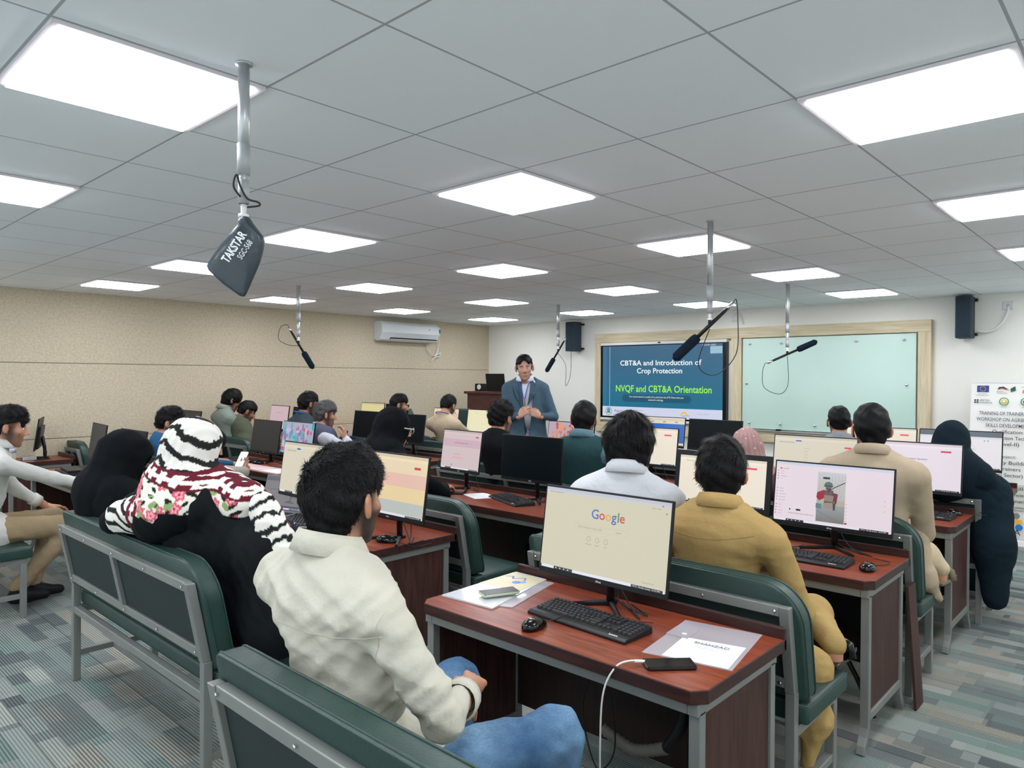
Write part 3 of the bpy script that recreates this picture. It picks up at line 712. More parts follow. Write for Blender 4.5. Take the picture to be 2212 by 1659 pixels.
def sdf(prims, h, k=.03, fold=None, cuts=(), subs=()):
    """prims: ('c',a,b,ra,rb[,k]) tapered limb; ('e',c,r,R[,k]) ellipsoid"""
    lo = np.full(3, 9e9); hi = -lo
    for p in prims:
        if p[0] == 'c':
            for q, r in ((p[1], p[3]), (p[2], p[4])): lo = np.minimum(lo, np.array(q)-r); hi = np.maximum(hi, np.array(q)+r)
        else:
            r = max(p[2]); lo = np.minimum(lo, np.array(p[1])-r); hi = np.maximum(hi, np.array(p[1])+r)
    lo -= 2.5*h+.012; hi += 2.5*h+.012
    n = np.ceil((hi-lo)/h).astype(int)+1
    ax = [lo[i]+np.arange(n[i])*h for i in range(3)]
    F = np.full(n, .5, np.float64)
    def app(p, sub=False):
        kk = k
        if p[0] == 'c':
            a, b, ra, rb = np.array(p[1], float), np.array(p[2], float), p[3], p[4]
            if len(p) > 5: kk = p[5]
            l = np.minimum(a-ra, b-rb); u = np.maximum(a+ra, b+rb)
        else:
            c, r = np.array(p[1], float), np.array(p[2], float)
            if len(p) > 4: kk = p[4]
            rr = r if p[3] is None else np.full(3, r.max()); l = c-rr; u = c+rr
        mg = kk+2*h+.01; s = []
        for i in range(3):
            i0 = max(0, int((l[i]-mg-lo[i])/h)); i1 = min(n[i], int((u[i]+mg-lo[i])/h)+2); s.append(slice(i0, max(i1, i0)))
        X, Y, Z = np.meshgrid(ax[0][s[0]], ax[1][s[1]], ax[2][s[2]], indexing='ij')
        if X.size == 0: return
        if p[0] == 'c':
            d = b-a; L2 = max(d@d, 1e-9); t = np.clip(((X-a[0])*d[0]+(Y-a[1])*d[1]+(Z-a[2])*d[2])/L2, 0, 1)
            D = np.sqrt((X-a[0]-t*d[0])**2+(Y-a[1]-t*d[1])**2+(Z-a[2]-t*d[2])**2)-(ra+t*(rb-ra))
        else:
            x, y, z = X-c[0], Y-c[1], Z-c[2]
            if p[3] is not None:
                M = np.array(p[3]); x, y, z = M[0, 0]*x+M[1, 0]*y+M[2, 0]*z, M[0, 1]*x+M[1, 1]*y+M[2, 1]*z, M[0, 2]*x+M[1, 2]*y+M[2, 2]*z
            k0 = np.sqrt((x/r[0])**2+(y/r[1])**2+(z/r[2])**2); k1 = np.sqrt((x/r[0]**2)**2+(y/r[1]**2)**2+(z/r[2]**2)**2)
            D = k0*(k0-1)/np.maximum(k1, 1e-6)
        G = F[tuple(s)]
        if sub:
            D = -D; hh = np.maximum(kk-np.abs(G-D), 0)/kk; F[tuple(s)] = np.maximum(G, D)+hh*hh*kk/4
        else:
            hh = np.maximum(kk-np.abs(G-D), 0)/kk; F[tuple(s)] = np.minimum(G, D)-hh*hh*kk/4
    for p in prims: app(p)
    for p in subs: app(p, True)
    if fold or cuts:
        X, Y, Z = np.meshgrid(*ax, indexing='ij')
        if fold: F += fold(X, Y, Z)
        for c in cuts: F = np.maximum(F, c(X, Y, Z))
    F[0] = F[-1] = 1; F[:, 0] = F[:, -1] = 1; F[:, :, 0] = F[:, :, -1] = 1
    return nets(F, lo, h)
def folds(seed, amp=.005, freq=38., dirs=None):
    rg = np.random.RandomState(seed); D = []
    for i in range(4):
        d = rg.randn(3); d[2] *= 1.2
        if dirs is not None and i < 2: d = np.array(dirs, float)+rg.randn(3)*.25
        d /= np.linalg.norm(d); e = rg.randn(3); e /= np.linalg.norm(e); D.append((d, e, freq*(.7+.35*i), rg.rand()*6, .9**i))
    def f(X, Y, Z):
        o = 0
        for d, e, q, ph, w_ in D:
            o = o+w_*np.abs(np.sin((X*d[0]+Y*d[1]+Z*d[2])*q+1.6*np.sin((X*e[0]+Y*e[1]+Z*e[2])*q*.45+ph)))
        return amp*(o/2.4-.6)*1.6
    return f
def mesh_np(name, P, F, m, parent=None, col=None, smooth=True):
    me = bpy.data.meshes.new(name); me.vertices.add(len(P)); me.vertices.foreach_set('co', np.ascontiguousarray(P, np.float32).ravel())
    k = F.shape[1]; me.loops.add(F.size); me.loops.foreach_set('vertex_index', F.astype(np.int32).ravel())
    me.polygons.add(len(F)); me.polygons.foreach_set('loop_start', np.arange(0, F.size, k, dtype=np.int32))
    me.update(calc_edges=True); me.validate()
    if smooth: me.polygons.foreach_set('use_smooth', [True]*len(me.polygons))
    me.materials.append(m)
    if col is not None:
        at = me.color_attributes.new('col', 'FLOAT_COLOR', 'POINT'); at.data.foreach_set('color', np.ascontiguousarray(col, np.float32).ravel())
    o = bpy.data.objects.new(name, me); COL.objects.link(o)
    if parent is not None: o.parent = parent
    return o
def smooth_mesh(P, F, it=2):
    for _ in range(it):
        S = np.zeros_like(P); C = np.zeros(len(P))
        for a in range(4):
            b = (a+1) % 4
            np.add.at(S, F[:, a], P[F[:, b]]); np.add.at(C, F[:, a], 1); np.add.at(S, F[:, b], P[F[:, a]]); np.add.at(C, F[:, b], 1)
        P = P*.5+.5*S/np.maximum(C, 1)[:, None]
    return P
def L3(c): return np.array(lin(c)[:3])
def rotm(yaw, pitch=0, roll=0):   # degrees; +yaw turns left, +pitch nods down
    return np.array((Matrix.Rotation(R(yaw), 3, 'Z') @ Matrix.Rotation(R(-pitch), 3, 'X') @ Matrix.Rotation(R(roll), 3, 'Y')))
HC = {}
def head_mesh(h, ears=True):
    k = (h, ears)
    if k in HC: return HC[k]
    p = [('e', (0, -.012, .035), (.077, .094, .082), None), ('e', (0, .03, -.02), (.060, .064, .08), None), ('e', (0, .035, -.075), (.049, .046, .04), None),
         ('e', (0, .07, -.103), (.022, .018, .017), None), ('e', (.042, .056, -.02), (.02, .02, .018), None), ('e', (-.042, .056, -.02), (.02, .02, .018), None),
         ('c', (-.034, .078, .022), (.034, .078, .022), .011, .011, .015), ('c', (0, .088, .014), (0, .112, -.028), .0065, .0115, .01),
         ('e', (.012, .1, -.034), (.008, .01, .007), None, .006), ('e', (-.012, .1, -.034), (.008, .01, .007), None, .006),
         ('c', (-.019, .089, -.064), (.019, .089, -.064), .0055, .0055, .006), ('c', (-.015, .089, -.074), (.015, .089, -.074), .006, .006, .004),
         ('c', (0, -.015, -.05), (0, -.035, -.15), .054, .056, .02)]
    s = [('e', (.031, .098, .004), (.017, .014, .011), None, .01), ('e', (-.031, .098, .004), (.017, .014, .011), None, .01), ('c', (-.02, .099, -.069), (.02, .099, -.069), .0016, .0016, .004)]
    if ears:
        for q in (-1, 1):
            p += [('e', (q*.087, -.012, -.002), (.0075, .021, .033), rotm(q*24), .006), ('e', (q*.077, .0, -.03), (.007, .009, .01), None, .006)]
            s += [('e', (q*.095, -.006, .003), (.006, .012, .020), rotm(q*24), .004)]
    P, F = sdf(p, h, .02, subs=s); P = smooth_mesh(P, F, 1)
    HC[k] = (P, F); return P, F
def head_cols(P, skin, beard=0., hair=(22, 18, 18), scalp=.8):
    C = np.ones((len(P), 4)); b = L3(skin); C[:, :3] = b
    x, y, z = P.T
    def mix(wt, c):
        C[:, :3] = C[:, :3]*(1-wt[:, None])+np.array(c)*wt[:, None]
    lip = np.exp(-((np.abs(x)/.024)**4+((z+.069)/.010)**4))*(y > .075); mix(lip*.6, L3((140, 78, 70)))
    mix(np.exp(-(((np.abs(x)-.08)/.012)**2+((z+.0)/.04)**2))*.25, L3((190, 100, 85)))
    br = np.exp(-(((np.abs(x)-.033)/.020)**4+((z-.024-.004*np.cos(x*60))/.0065)**4))*(y > .06); mix(np.clip(br, 0, 1)*.9, L3(hair))
    sg0 = lambda v, w_=.006: 1/(1+np.exp(-np.clip(v/w_, -30, 30)))
    mix(scalp*sg0(z+.052+np.clip(y+.03, 0, .1)*.9, .012)*sg0(.036-y+.25*np.clip(z, 0, .1))*sg0(.0835-np.abs(x), .0015), L3(hair))
    if beard:
        sg = lambda v, w_=.004: 1/(1+np.exp(-np.clip(v/w_, -30, 30)))
        low = sg(-.042-.25*np.clip(.05-y, 0, 1)*0-z+(np.abs(x) > .045)*.02)*sg(y+.002)*(1-sg(.024-np.abs(x), .003)*sg(z+.083, .003)*sg(y-.07, .004))
        mus = np.exp(-((z+.053)/.005)**4)*sg(y-.075)*sg(.026-np.abs(x), .003); sid = sg(np.abs(x)-.062)*sg(y-.004)*sg(.030-y)*sg(.02-z)
        m_ = np.clip(low+mus+sid*.8, 0, 1)*sg(z+.125+np.clip(y, 0, .06)*.3, .006); mix(m_*beard*.92, L3(hair)*1.15)
    return C
def hand_mesh(side, curl=.5, h=.0042, spread=.05, thumb=.4):
    """local: wrist at 0, fingers +Y, back of hand +Z; side +1 = thumb on +X (left hand seen from above)"""
    k = (side, curl, h, thumb)
    if k in HC: return HC[k]
    p = []; s = side
    p.append(('c', (0, -.018, 0), (0, .005, 0), .025, .026, .012))
    xs = (.029, .0095, -.0105, -.029)
    for i, x in enumerate(xs):
        x *= s; y1 = .088-.004*abs(i-1)
        p.append(('c', (x*.55, .01, 0), (x, y1, .002), .016, .0118, .012))
        ln = ((.040, .025, .019), (.045, .029, .021), (.042, .027, .020), (.032, .020, .017))[i]
        pt = np.array((x, y1, .002)); an = curl*(.45+.12*i); rr = (.0095, .0098, .0092, .0083)[i]; dx = x/.03*spread
        for j, l in enumerate(ln):
            d = np.array((dx*math.cos(an), math.cos(an), -math.sin(an))); q = pt+d*l
            p.append(('c', pt, q, rr*(1-.09*j), rr*(.92-.11*j), .004)); pt = q; an += curl*(.75, .6, .3)[j]
    a = np.array((s*.024, .015, -.006)); b = np.array((s*.048, .048, -.012-thumb*.02)); c = np.array((s*.052, .078, -.018-thumb*.035)); d = np.array((s*.048, .098, -.022-thumb*.05))
    p += [('c', a, b, .0155, .0125, .012), ('c', b, c, .0115, .0105, .004), ('c', c, d, .0102, .0078, .004)]
    P, F = sdf(p, h, .006); HC[k] = (P, F); return P, F
def hair_mesh(st, h, n_strand, seed=1):
    """short hair cap plus fine strands. st: top, side, back(z), front(z), fr(y forward)"""
    top, side, back, front = st.get('top', .022), st.get('side', .008), st.get('back', -.065), st.get('front', .06)
    fold = None; am = st.get('curl', .0)
    rg = np.random.RandomState(seed)
    ph = rg.rand(6)*6
    def fold(X, Y, Z):
        q = 1.2 if am else 1
        return -(am+.0026)*(np.sin(X*90*q+ph[0]+2*np.sin(Y*40+ph[1]))*np.sin(Y*80*q+ph[2]+1.5*np.sin(Z*60))+.6*np.sin(Z*120+X*70+ph[3]))
    p = [('e', (0, -.012, .035), (.078+side, .094+side, .082+top*.75), None), ('e', (0, .012+st.get('quiff', 0), .066), (.062+side, .075, .045+top), None),
         ('c', (0, -.038, .0), (0, -.050, back+.025), .070+side*.8, .046+side*.8, .03)]
    if 'long' in st:
        for q in (-1, 1): p.append(('c', (q*.035, -.03, .02), (q*.035, -.045, st['long']), .055+side, .045, .04))
    # face / nape cut
    def cutf(X, Y, Z):
        ln_ = front - .9*np.abs(X)*0
        a = np.minimum(Y-(.052-.25*np.abs(X)) , (front+.0-.10*(np.abs(X)/.06)**2)-Z)      # in front of temple and under the hairline
        b = np.minimum(Y+.0-(.018+st.get('burn', .0)), -.012-Z)                             # below ears forward
        c = np.minimum(np.minimum(Y+.034, .030-Z+.35*(Y)), np.abs(X)-.05)                                    # ear area
        d = back-Z
        r = np.maximum(a, np.minimum(b, .1))
        r = np.maximum(r, c) if st.get('ear', 1) else r
        return np.maximum(r, d)
    P, F = sdf(p, h, .03, fold=fold, cuts=(cutf,)); P = smooth_mesh(P, F, 1)
    if n_strand:
        A = P[F[:, 0]]; N = np.cross(P[F[:, 1]]-A, P[F[:, 3]]-A); N /= np.linalg.norm(N, axis=1)[:, None]+1e-9
        ok = np.nonzero((np.linalg.norm(A-np.array((0, -.01, .0)), axis=1) > .078))[0]
        ch = ok[rg.randint(0, len(ok), n_strand)]; a = A[ch]-N[ch]*.002; nn = N[ch]
        out = np.sign((a-np.array((0, -.01, .02)))*nn).sum(1); 
        flow = np.array(st.get('flow', (.25, .5, -.55)))+rg.randn(n_strand, 3)*st.get('mess', .35)
        flow[:, 2] -= np.where(a[:, 2] < .06, .6, 0); flow[:, 1] -= np.where(a[:, 1] < -.03, .6, 0)
        tg = flow-nn*(flow*nn).sum(1)[:, None]; tg /= np.linalg.norm(tg, axis=1)[:, None]+1e-9
        ln = (st.get('len', .02)*np.where(a[:, 2] > .05, 1, .55)*(.6+.7*rg.rand(n_strand)))[:, None]
        wv = np.cross(tg, nn)*(.00045+.00045*rg.rand(n_strand))[:, None]*st.get('sw', 1.)
        lift = st.get('lift', .25)
        p0 = a; p1 = a+tg*ln*.5+nn*ln*lift; p2 = a+tg*ln+nn*ln*lift*.9
        VS = np.stack([p0-wv, p0+wv, p1-wv*.8, p1+wv*.8, p2-wv*.2, p2+wv*.2], 1).reshape(-1, 3)
        o = np.arange(n_strand)[:, None]*6+len(P)
        F2 = np.concatenate([o+np.array([0, 1, 3, 2]), o+np.array([2, 3, 5, 4])])
        P = np.concatenate([P, VS]); F = np.concatenate([F, F2])
    return P, F
def ik(S, T, l1, l2, pole):
    S, T, pole = map(lambda q: np.array(q, float), (S, T, pole)); d = T-S; L_ = np.linalg.norm(d)
    if L_ > (l1+l2)*.985: T = S+d/L_*(l1+l2)*.985; d = T-S; L_ = np.linalg.norm(d)
    u = d/L_; a = (l1*l1-l2*l2+L_*L_)/(2*L_); hh = math.sqrt(max(l1*l1-a*a, 0)); q = pole-u*(pole@u); q /= np.linalg.norm(q)+1e-9
    return S+u*a+q*hh, T
M_hair = mat('dark_hair', (11, 10, 11), .55, 0, .5, 90, spec=.18)
M_hairg = mat('greying_hair', (66, 66, 68), .55, 0, .6, 120)
M_eye = mat('eye_white', (220, 215, 210), .2, 0, .01); M_iris = mat('iris', (40, 24, 18), .15)
def cloth(name, c, rough=.85, bump=.25, bs=90, var=.07, sheen=0, crease=.55):
    if name in MC: return MC[name]
    M = mat(name, c, rough, 0, var, 6, bump, bs, sheen=sheen, spec=.12); nt = M.node_tree; b = nt.nodes['Principled BSDF']
    n = nd(nt, 'ShaderNodeTexNoise', noise_type='RIDGED_MULTIFRACTAL'); n.inputs['Scale'].default_value = 5.; n.inputs['Detail'].default_value = 2.5; n.inputs['Distortion'].default_value = .7
    nt.links.new(coords(nt, 'Object', (1, 1, 1.8)), n.inputs['Vector'])
    bp = nd(nt, 'ShaderNodeBump'); bp.inputs['Strength'].default_value = crease; bp.inputs['Distance'].default_value = .012
    nt.links.new(n.outputs['Fac'], bp.inputs['Height'])
    old = b.inputs['Normal'].links
    if old: nt.links.new(old[0].from_socket, bp.inputs['Normal'])
    nt.links.new(bp.outputs[0], b.inputs['Normal']); return M
def person(label, hip, yaw, head, hyaw=0, hpit=0, hrol=0, h=.012, s=1., top=('shirt', (200, 200, 200)), legs=(60, 60, 60), hair=None, hairm=None, skin=(172, 124, 98),
           beard=0., wl=None, wr=None, el=None, er=None, hl=None, hr=None, roll=1., bulk=1., sh=.19, seat=.475, strands=300, eyes=False, foldamp=.004, fdir=None, collar=None, ws=None,
           legp=None, shoes=(30, 30, 32), stand=False, scarf=None, robe=None, curlL=.5, curlR=.5, hh=None, sleeve=None, lap=None, kameez=0, extra=None, feet=True, seed=None):
    seed = seed or int(abs(hip[0]*37+hip[1]*91))+3
    t = thing('person', label, 'person', (hip[0], hip[1], 0), R(yaw))
    Rb = rotm(yaw); iv = lambda q: Rb.T @ (np.array(q, float)-np.array((hip[0], hip[1], 0)))
    Hc = iv(head); RH = rotm(hyaw-yaw, hpit, hrol)
    N = Hc+RH @ np.array((0, -.035, -.08))*s+np.array((0, -.018, -.030))*s
    pel = np.array((0, 0, .93 if stand else seat+.085))
    sp = N-pel; nb = N-np.array((0, .012, .05))
    mid = pel+sp*.45+np.array((0, -.035, 0)); chest = pel+sp*.76+np.array((0, -.02, 0))
    SL, SR = nb+np.array((-sh, 0, -.055)), nb+np.array((sh, 0, -.055))
    def spine_R(a, b):
        d = (b-a)/np.linalg.norm(b-a); x = np.array((1., 0, 0)); y = np.cross(d, x); y /= np.linalg.norm(y); x = np.cross(y, d); return np.stack([x, y, d], 1)
    Rt = spine_R(pel, N); B = bulk
    def torso(g):
        return [('e', pel+np.array((0, 0, .0)), (.165*B+g, .125*B+g, .115+g), None, .06), ('e', mid, (.148*B+g, .112*B+g, .16+g), Rt, .06), ('e', chest, (.168*B+g, .112*B+g, .165+g), Rt, .06),
                ('c', nb+np.array((-sh+.03, 0, -.06)), nb+np.array((sh-.03, 0, -.06)), .052*B+g, .052*B+g, .05),
                ('c', N+np.array((0, 0, -.0)), nb+np.array((-sh+.05, 0, -.03)), .046+g, .042+g, .04), ('c', N, nb+np.array((sh-.05, 0, -.03)), .046+g, .042+g, .04)]
    WLt = iv(wl) if wl is not None else np.array((-.16, .40, .80)); WRt = iv(wr) if wr is not None else np.array((.16, .40, .80))
    l1, l2 = .29*s, .255*s
    def arm(S, T, E, sx):
        if E is not None:
            E = iv(E); d = T-E; L_ = np.linalg.norm(d); T = E+d/L_*min(L_, l2*1.15); return E, T
        return ik(S, T, l1, l2, (sx*.55, -.35, -1))
    EL, WL = arm(SL, WLt, el, -1); ER, WR = arm(SR, WRt, er, 1)
    if legp is None:
        if stand: legp = [((-.09, 0, .9), (-.1, .02, .5), (-.11, -.02, .09)), ((.09, 0, .9), (.1, .03, .5), (.12, .0, .09))]
        else: legp = [((-.09, .04, seat+.075), (-.13, .43, seat+.08), (-.13, .40, .09)), ((.09, .04, seat+.075), (.13, .43, seat+.08), (.13, .42, .09))]
    else: legp = [tuple(iv(q) for q in L_) if lg_w else L_ for L_, lg_w in ((x, True) for x in legp)]
    # skin
    bp = torso(-.014)+[('c', N+np.array((0, -.005, -.03)), Hc+RH @ np.array((0, -.02, -.06))*s, .058*s*(.95+.1*B), .053*s, .03)]
    for S_, E_, W_ in ((SL, EL, WL), (SR, ER, WR)):
        bp += [('c', S_, E_, .046*B, .037*B, .02), ('c', E_, W_+(E_-W_)*.05, .038*B, .026, .015)]
    for hp_, kn, an in legp:
        bp += [('c', hp_, kn, .075*B, .052*B, .03), ('c', kn, an, .05, .035, .02)]
        if feet: bp += [('c', np.array(an)+np.array((0, 0, -.04)), np.array(an)+np.array((0, .15, -.055)), .034, .026, .02)]
    P, F = sdf(bp, max(h, .011), .03)
    C = np.ones((len(P), 4)); C[:, :3] = L3(skin)
    Ps, Fs, Cs = [P], [F], [C]; o = len(P)
    hP, hF = head_mesh(min(h, .0055) if h < .009 else .0075, not scarf); hc = head_cols(hP, skin, beard)
    if not scarf or eyes or scarf.get('face'):
        Ps.append((hP*s) @ RH.T+Hc); Fs.append(hF+o); Cs.append(hc); o += len(hP)
    for sd, E_, W_, hd, cl in ((1, EL, WL, hl, curlL), (-1, ER, WR, hr, curlR)):
        if hd == 'none': continue
        gP, gF = hand_mesh(sd, cl, .0042 if h < .009 else .006)
        if hd is None: yv = W_-E_; yv = yv/np.linalg.norm(yv); yv[2] *= .25; zv = np.array((0, 0, 1.))
        else: yv, zv = Rb.T @ np.array(hd[0], float), Rb.T @ np.array(hd[1], float)
        yv = yv/np.linalg.norm(yv); xv = np.cross(yv, zv); xv /= np.linalg.norm(xv); zv = np.cross(xv, yv)
        M = np.stack([xv, yv, zv], 1); q = gP @ M.T*.95+W_
        cc = np.ones((len(q), 4)); cc[:, :3] = L3(skin); Ps.append(q); Fs.append(gF+o); Cs.append(cc); o += len(q)
    body = mesh_np('body', np.concatenate(Ps), np.concatenate(Fs), M_skin, t, np.concatenate(Cs))
    # eyes
    if not scarf or eyes:
        for q in (-1, 1):
            c = Hc+RH @ np.array((q*.031, .0752, .003))*s; e = MB().ell(tuple(c), (.0112*s,)*3, nu=12, nv=8).build('eye', M_eye, t, True)
            c2 = Hc+RH @ np.array((q*.031, .0812, .0028))*s; MB().ell(tuple(c2), (.0062*s,)*3, nu=10, nv=6).build('iris', M_iris, e, True)
    # hair
    if hair is not None and not scarf:
        a, b = hair_mesh(hair, .005 if h < .009 else .0075, strands, seed)
        mesh_np('hair', (a*s) @ RH.T+Hc, b, hairm or M_hair, t)
    # top garment
    kind, tc = top[0], top[1]
    cm = top[2] if len(top) > 2 else cloth('cloth_%d_%d_%d' % tc, tc)
    sp2 = []; R_ = roll if sleeve is None else sleeve
    g = {'shirt': .012, 'kameez': .014, 'tee': .01, 'blazer': .02, 'robe': .035}.get(kind, .012)
    up, fo = {'shirt': (.058, .046), 'kameez': (.06, .05), 'tee': (.056, .044), 'blazer': (.062, .05), 'robe': (.075, .06)}.get(kind, (.058, .046))
    tp = torso(g)[:5+1] if kind != 'x' else []
    tp = [q for q in tp]
    arms = []
    for S_, E_, W_ in ((SL, EL, WL), (SR, ER, WR)):
        W2 = E_+(W_-E_)*R_*.96
        arms += [('c', S_+np.array((0, 0, -.005)), E_, up*B, fo*B*1.05, .035), ('c', E_, W2, fo*B, (.034 if kind != 'robe' else .052)*(1 if R_ > .8 else 1.15), .02)]
    lowp = []
    if kameez:
        for hp_, kn, an in legp:
            hp_, kn = np.array(hp_), np.array(kn); lowp += [('c', hp_, hp_+(kn-hp_)*kameez, .1*B, .085*B, .05)]
        if stand: lowp += [('c', pel+np.array((-.075, 0, .02)), chest+np.array((-.06, 0, -.06)), .125, .12, .06), ('c', pel+np.array((.075, 0, .02)), chest+np.array((.06, 0, -.06)), .125, .12, .06)]
        lowp += [('e', pel+np.array((0, .08, -.03)), (.2*B, .2, .09), None, .05)] if not stand else [('c', pel+np.array((-.05, 0, -.05)), pel+np.array((.05, 0, -.05)), .145, .145, .06), ('c', pel+np.array((-.07, 0, -.16)), pel+np.array((.07, 0, -.16)), .125, .125, .06)]
    elif kind in ('shirt', 'tee', 'blazer'): lowp += [('c', pel+np.array((-.06, .02, -.02)), pel+np.array((.06, .02, -.02)), .13*B, .13*B, .05)]
    if robe:
        for a, b, ra, rb in robe: lowp.append(('c', iv(a), iv(b), ra, rb, .07))
        for hp_, kn, an in legp: lowp += [('c', hp_, kn, .105, .09, .07), ('c', kn, np.array(an)+np.array((0, 0, .02)), .09, .09, .07)]
    fd = folds(seed, foldamp, 34, fdir)
    neckc = N+np.array((0, .02, .02)); nrm = np.array((0, -.4, -1.)); nrm /= np.linalg.norm(nrm)
    def ncut(X, Y, Z): return -( (X-neckc[0])*nrm[0]+(Y-neckc[1])*nrm[1]+(Z-neckc[2])*nrm[2])
    cuts = [ncut] if not scarf else []
    if kind == 'blazer':
        tp2 = torso(.006)+[q for q in arms[:0]]
        a, b = sdf(tp2, h, .03, fold=folds(seed+1, .003), cuts=[ncut])
        mesh_np('shirt', a, b, ws or cloth('white_shirt', (214, 216, 222)), t)
        z0 = pel[2]+.06
        def vcut(X, Y, Z): return np.minimum(Y+.0, (.012+.058*np.clip((Z-z0)/(N[2]-z0), 0, 1)**.8+.07*np.clip((z0-Z)/.3, 0, 1)**1.3)-np.abs(X))
        cuts.append(vcut)
    fi = sdf(tp+arms+lowp, h, .03, fold=fd, cuts=cuts)
    pc = fi[0]
    if h < .013: pc = smooth_mesh(fi[0], fi[1], 1)
    colr = top[3](pc) if len(top) > 3 else None
    gar = mesh_np({'tee': 'shirt', 'kameez': 'kameez', 'blazer': 'blazer', 'robe': 'robe'}.get(kind, 'shirt'), pc, fi[1], cm, t, colr)
    if collar is not None and not scarf:
        cmat = cm if collar == 1 else collar; n = 22; vs = []
        rr = .068*s*(.95+.1*B)
        for zo, r_x, lift in ((-.04, rr+.014, 0), (-.008, rr+.003, 0), (.012, rr-.003, 0), (.014, rr+.002, 0), (-.004, rr+.012, 0), (-.038, rr+.026, 0)):
            for k2 in range(n):
                a_ = PI/2+.28+(2*PI-.56)*k2/(n-1); fz = .022*math.sin(a_)
                vs.append(N+np.array((r_x*math.cos(a_), r_x*.98*math.sin(a_)+.006, .03+zo-fz*.9)))
        fs = [(i*n+j, i*n+j+1, (i+1)*n+j+1, (i+1)*n+j) for i in range(5) for j in range(n-1)]
        co = MB().add(vs, fs).build('collar', cmat, gar, True); so = co.modifiers.new('s', 'SOLIDIFY'); so.thickness = .0025
    if top[0] in ('shirt', 'kameez') and R_ < .9 and h < .012:
        for E_, W_ in ((EL, WL), (ER, WR)):
            d = (W_-E_)/np.linalg.norm(W_-E_); c = E_+(W_-E_)*R_*.97
            MB().tube([c-d*.045, c-d*.04, c+d*.012, c+d*.014, c+d*.004], [.040*B, .0455*B, .0435*B, .039*B, .034*B], 18, caps=False).build('cuff', cm, gar, True)
    # vest
    if extra: extra(t, dict(N=N, pel=pel, nb=nb, Rt=Rt, B=B, sh=sh, Hc=Hc, RH=RH, torso=torso, h=h, ncut=ncut, chest=chest, mid=mid, EL=EL, ER=ER, WL=WL, WR=WR, iv=iv, s=s))
    # legs
    if legs is not None and not robe:
        lm = legs if not isinstance(legs, tuple) else cloth('trousers_%d_%d_%d' % legs, legs, .9)
        lp2 = [('e', pel+np.array((0, 0, -.0)), (.172*B, .13*B, .11), None, .05)]
        for hp_, kn, an in legp:
            kn = np.array(kn); an = np.array(an)
            lp2 += [('c', hp_, kn, .092*B, .07*B, .05), ('c', kn, an+np.array((0, 0, .03)), .068*B, .05, .04)]
        a, b = sdf(lp2, max(h, .01), .04, fold=folds(seed+5, foldamp*.9, 30), cuts=[lambda X, Y, Z: Z-(pel[2]+.1+np.clip(Y-.1, 0, 1)*3)])
        mesh_np('trousers', a, b, lm, t)
    if shoes is not None and feet:
        sm = cloth('shoe_%d_%d_%d' % shoes, shoes, .5, crease=.1)
        for hp_, kn, an in legp:
            an = np.array(an); a, b = sdf([('c', an+np.array((0, -.02, -.045)), an+np.array((0, .06, -.045)), .042, .042, .03), ('c', an+np.array((0, .06, -.048)), an+np.array((0, .16, -.055)), .042, .033, .03), ('c', an, an+np.array((0, .0, -.04)), .043, .045, .03)], .012, .03, cuts=[lambda X, Y, Z: .002-Z])
            mesh_np('shoe', a, b, sm, t)
    if scarf:
        sc2 = [('e', Hc+RH @ np.array((0, -.018, .01))*s, np.array((.098, .12, .128))*s*scarf.get('k', 1), RH, .05), ('c', Hc+RH @ np.array((0, -.03, -.05))*s, N+np.array((0, -.005, -.02)), .10, scarf.get('neck', .12), .06)]
        sc2 += [('c', nb+np.array((-sh*.55, 0, -.0)), nb+np.array((sh*.55, 0, -.0)), .095, .095, .07), ('e', nb+np.array((0, .0, -.1)), np.array(scarf.get('cape', (.19, .13, .16))), Rt, .08)]
        for a, b, ra, rb in scarf.get('more', ()): sc2.append(('c', iv(a), iv(b), ra, rb, .06))
        sb_ = []
        if not scarf.get('niqab'): sb_ = [('e', Hc+RH @ np.array((0, .13, -.015))*s, np.array((.058, .085, .075))*s, RH, .02)]
        else: sb_ = [('e', Hc+RH @ np.array((0, .13, .005))*s, np.array((.06, .06, .02))*s, RH, .01)]
        a, b = sdf(sc2, scarf.get('h', min(h, .009)), .04, fold=folds(seed+9, scarf.get('amp', .004), scarf.get('fq', 26), scarf.get('dir')), subs=sb_); a = smooth_mesh(a, b, 1)
        cc = scarf['col'](a, dict(Hc=Hc, RH=RH, N=N, s=s)) if 'col' in scarf else None
        mesh_np('headscarf', a, b, scarf['m'], t, cc)
    return t
def ray(u, v):
    a = np.array(f_)+np.array(r2)*(u-1106)/FPX-np.array(u2)*(v-829.5)/FPX if 0 else np.array(f_)*1.0+np.array(r2)*((u-1106)/FPX)-np.array(u2)*((v-829.5)/FPX)
    return a
def ay(u, v, y):
    d = ray(u, v); return CAM+d*((y-CAM[1])/d[1])
from mathutils.bvhtree import BVHTree
def surf_tube(o, pts, dirn, r, m, name, par, n=10, off=.0005):
    """project a polyline (parent-local coordinates) onto mesh o along dirn and lay a thin tube there"""
    me = o.data; bv = BVHTree.FromPolygons([v.co.copy() for v in me.vertices], [tuple(p.vertices) for p in me.polygons])
    out = []; d = Vector(dirn).normalized()
    for q in spline(pts, n):
        h_ = bv.ray_cast(q-d*.6, d)
        if h_[0] is not None: out.append(h_[0]+h_[1]*off)
    if len(out) > 2: return MB().tube(out, r, 5).build(name, m, par, True)
def kids(t, nm): return [c for c in t.children if c.name.split('.')[0] == nm][0]
SH = dict(top=.026, side=.006, back=-.055, front=.06)
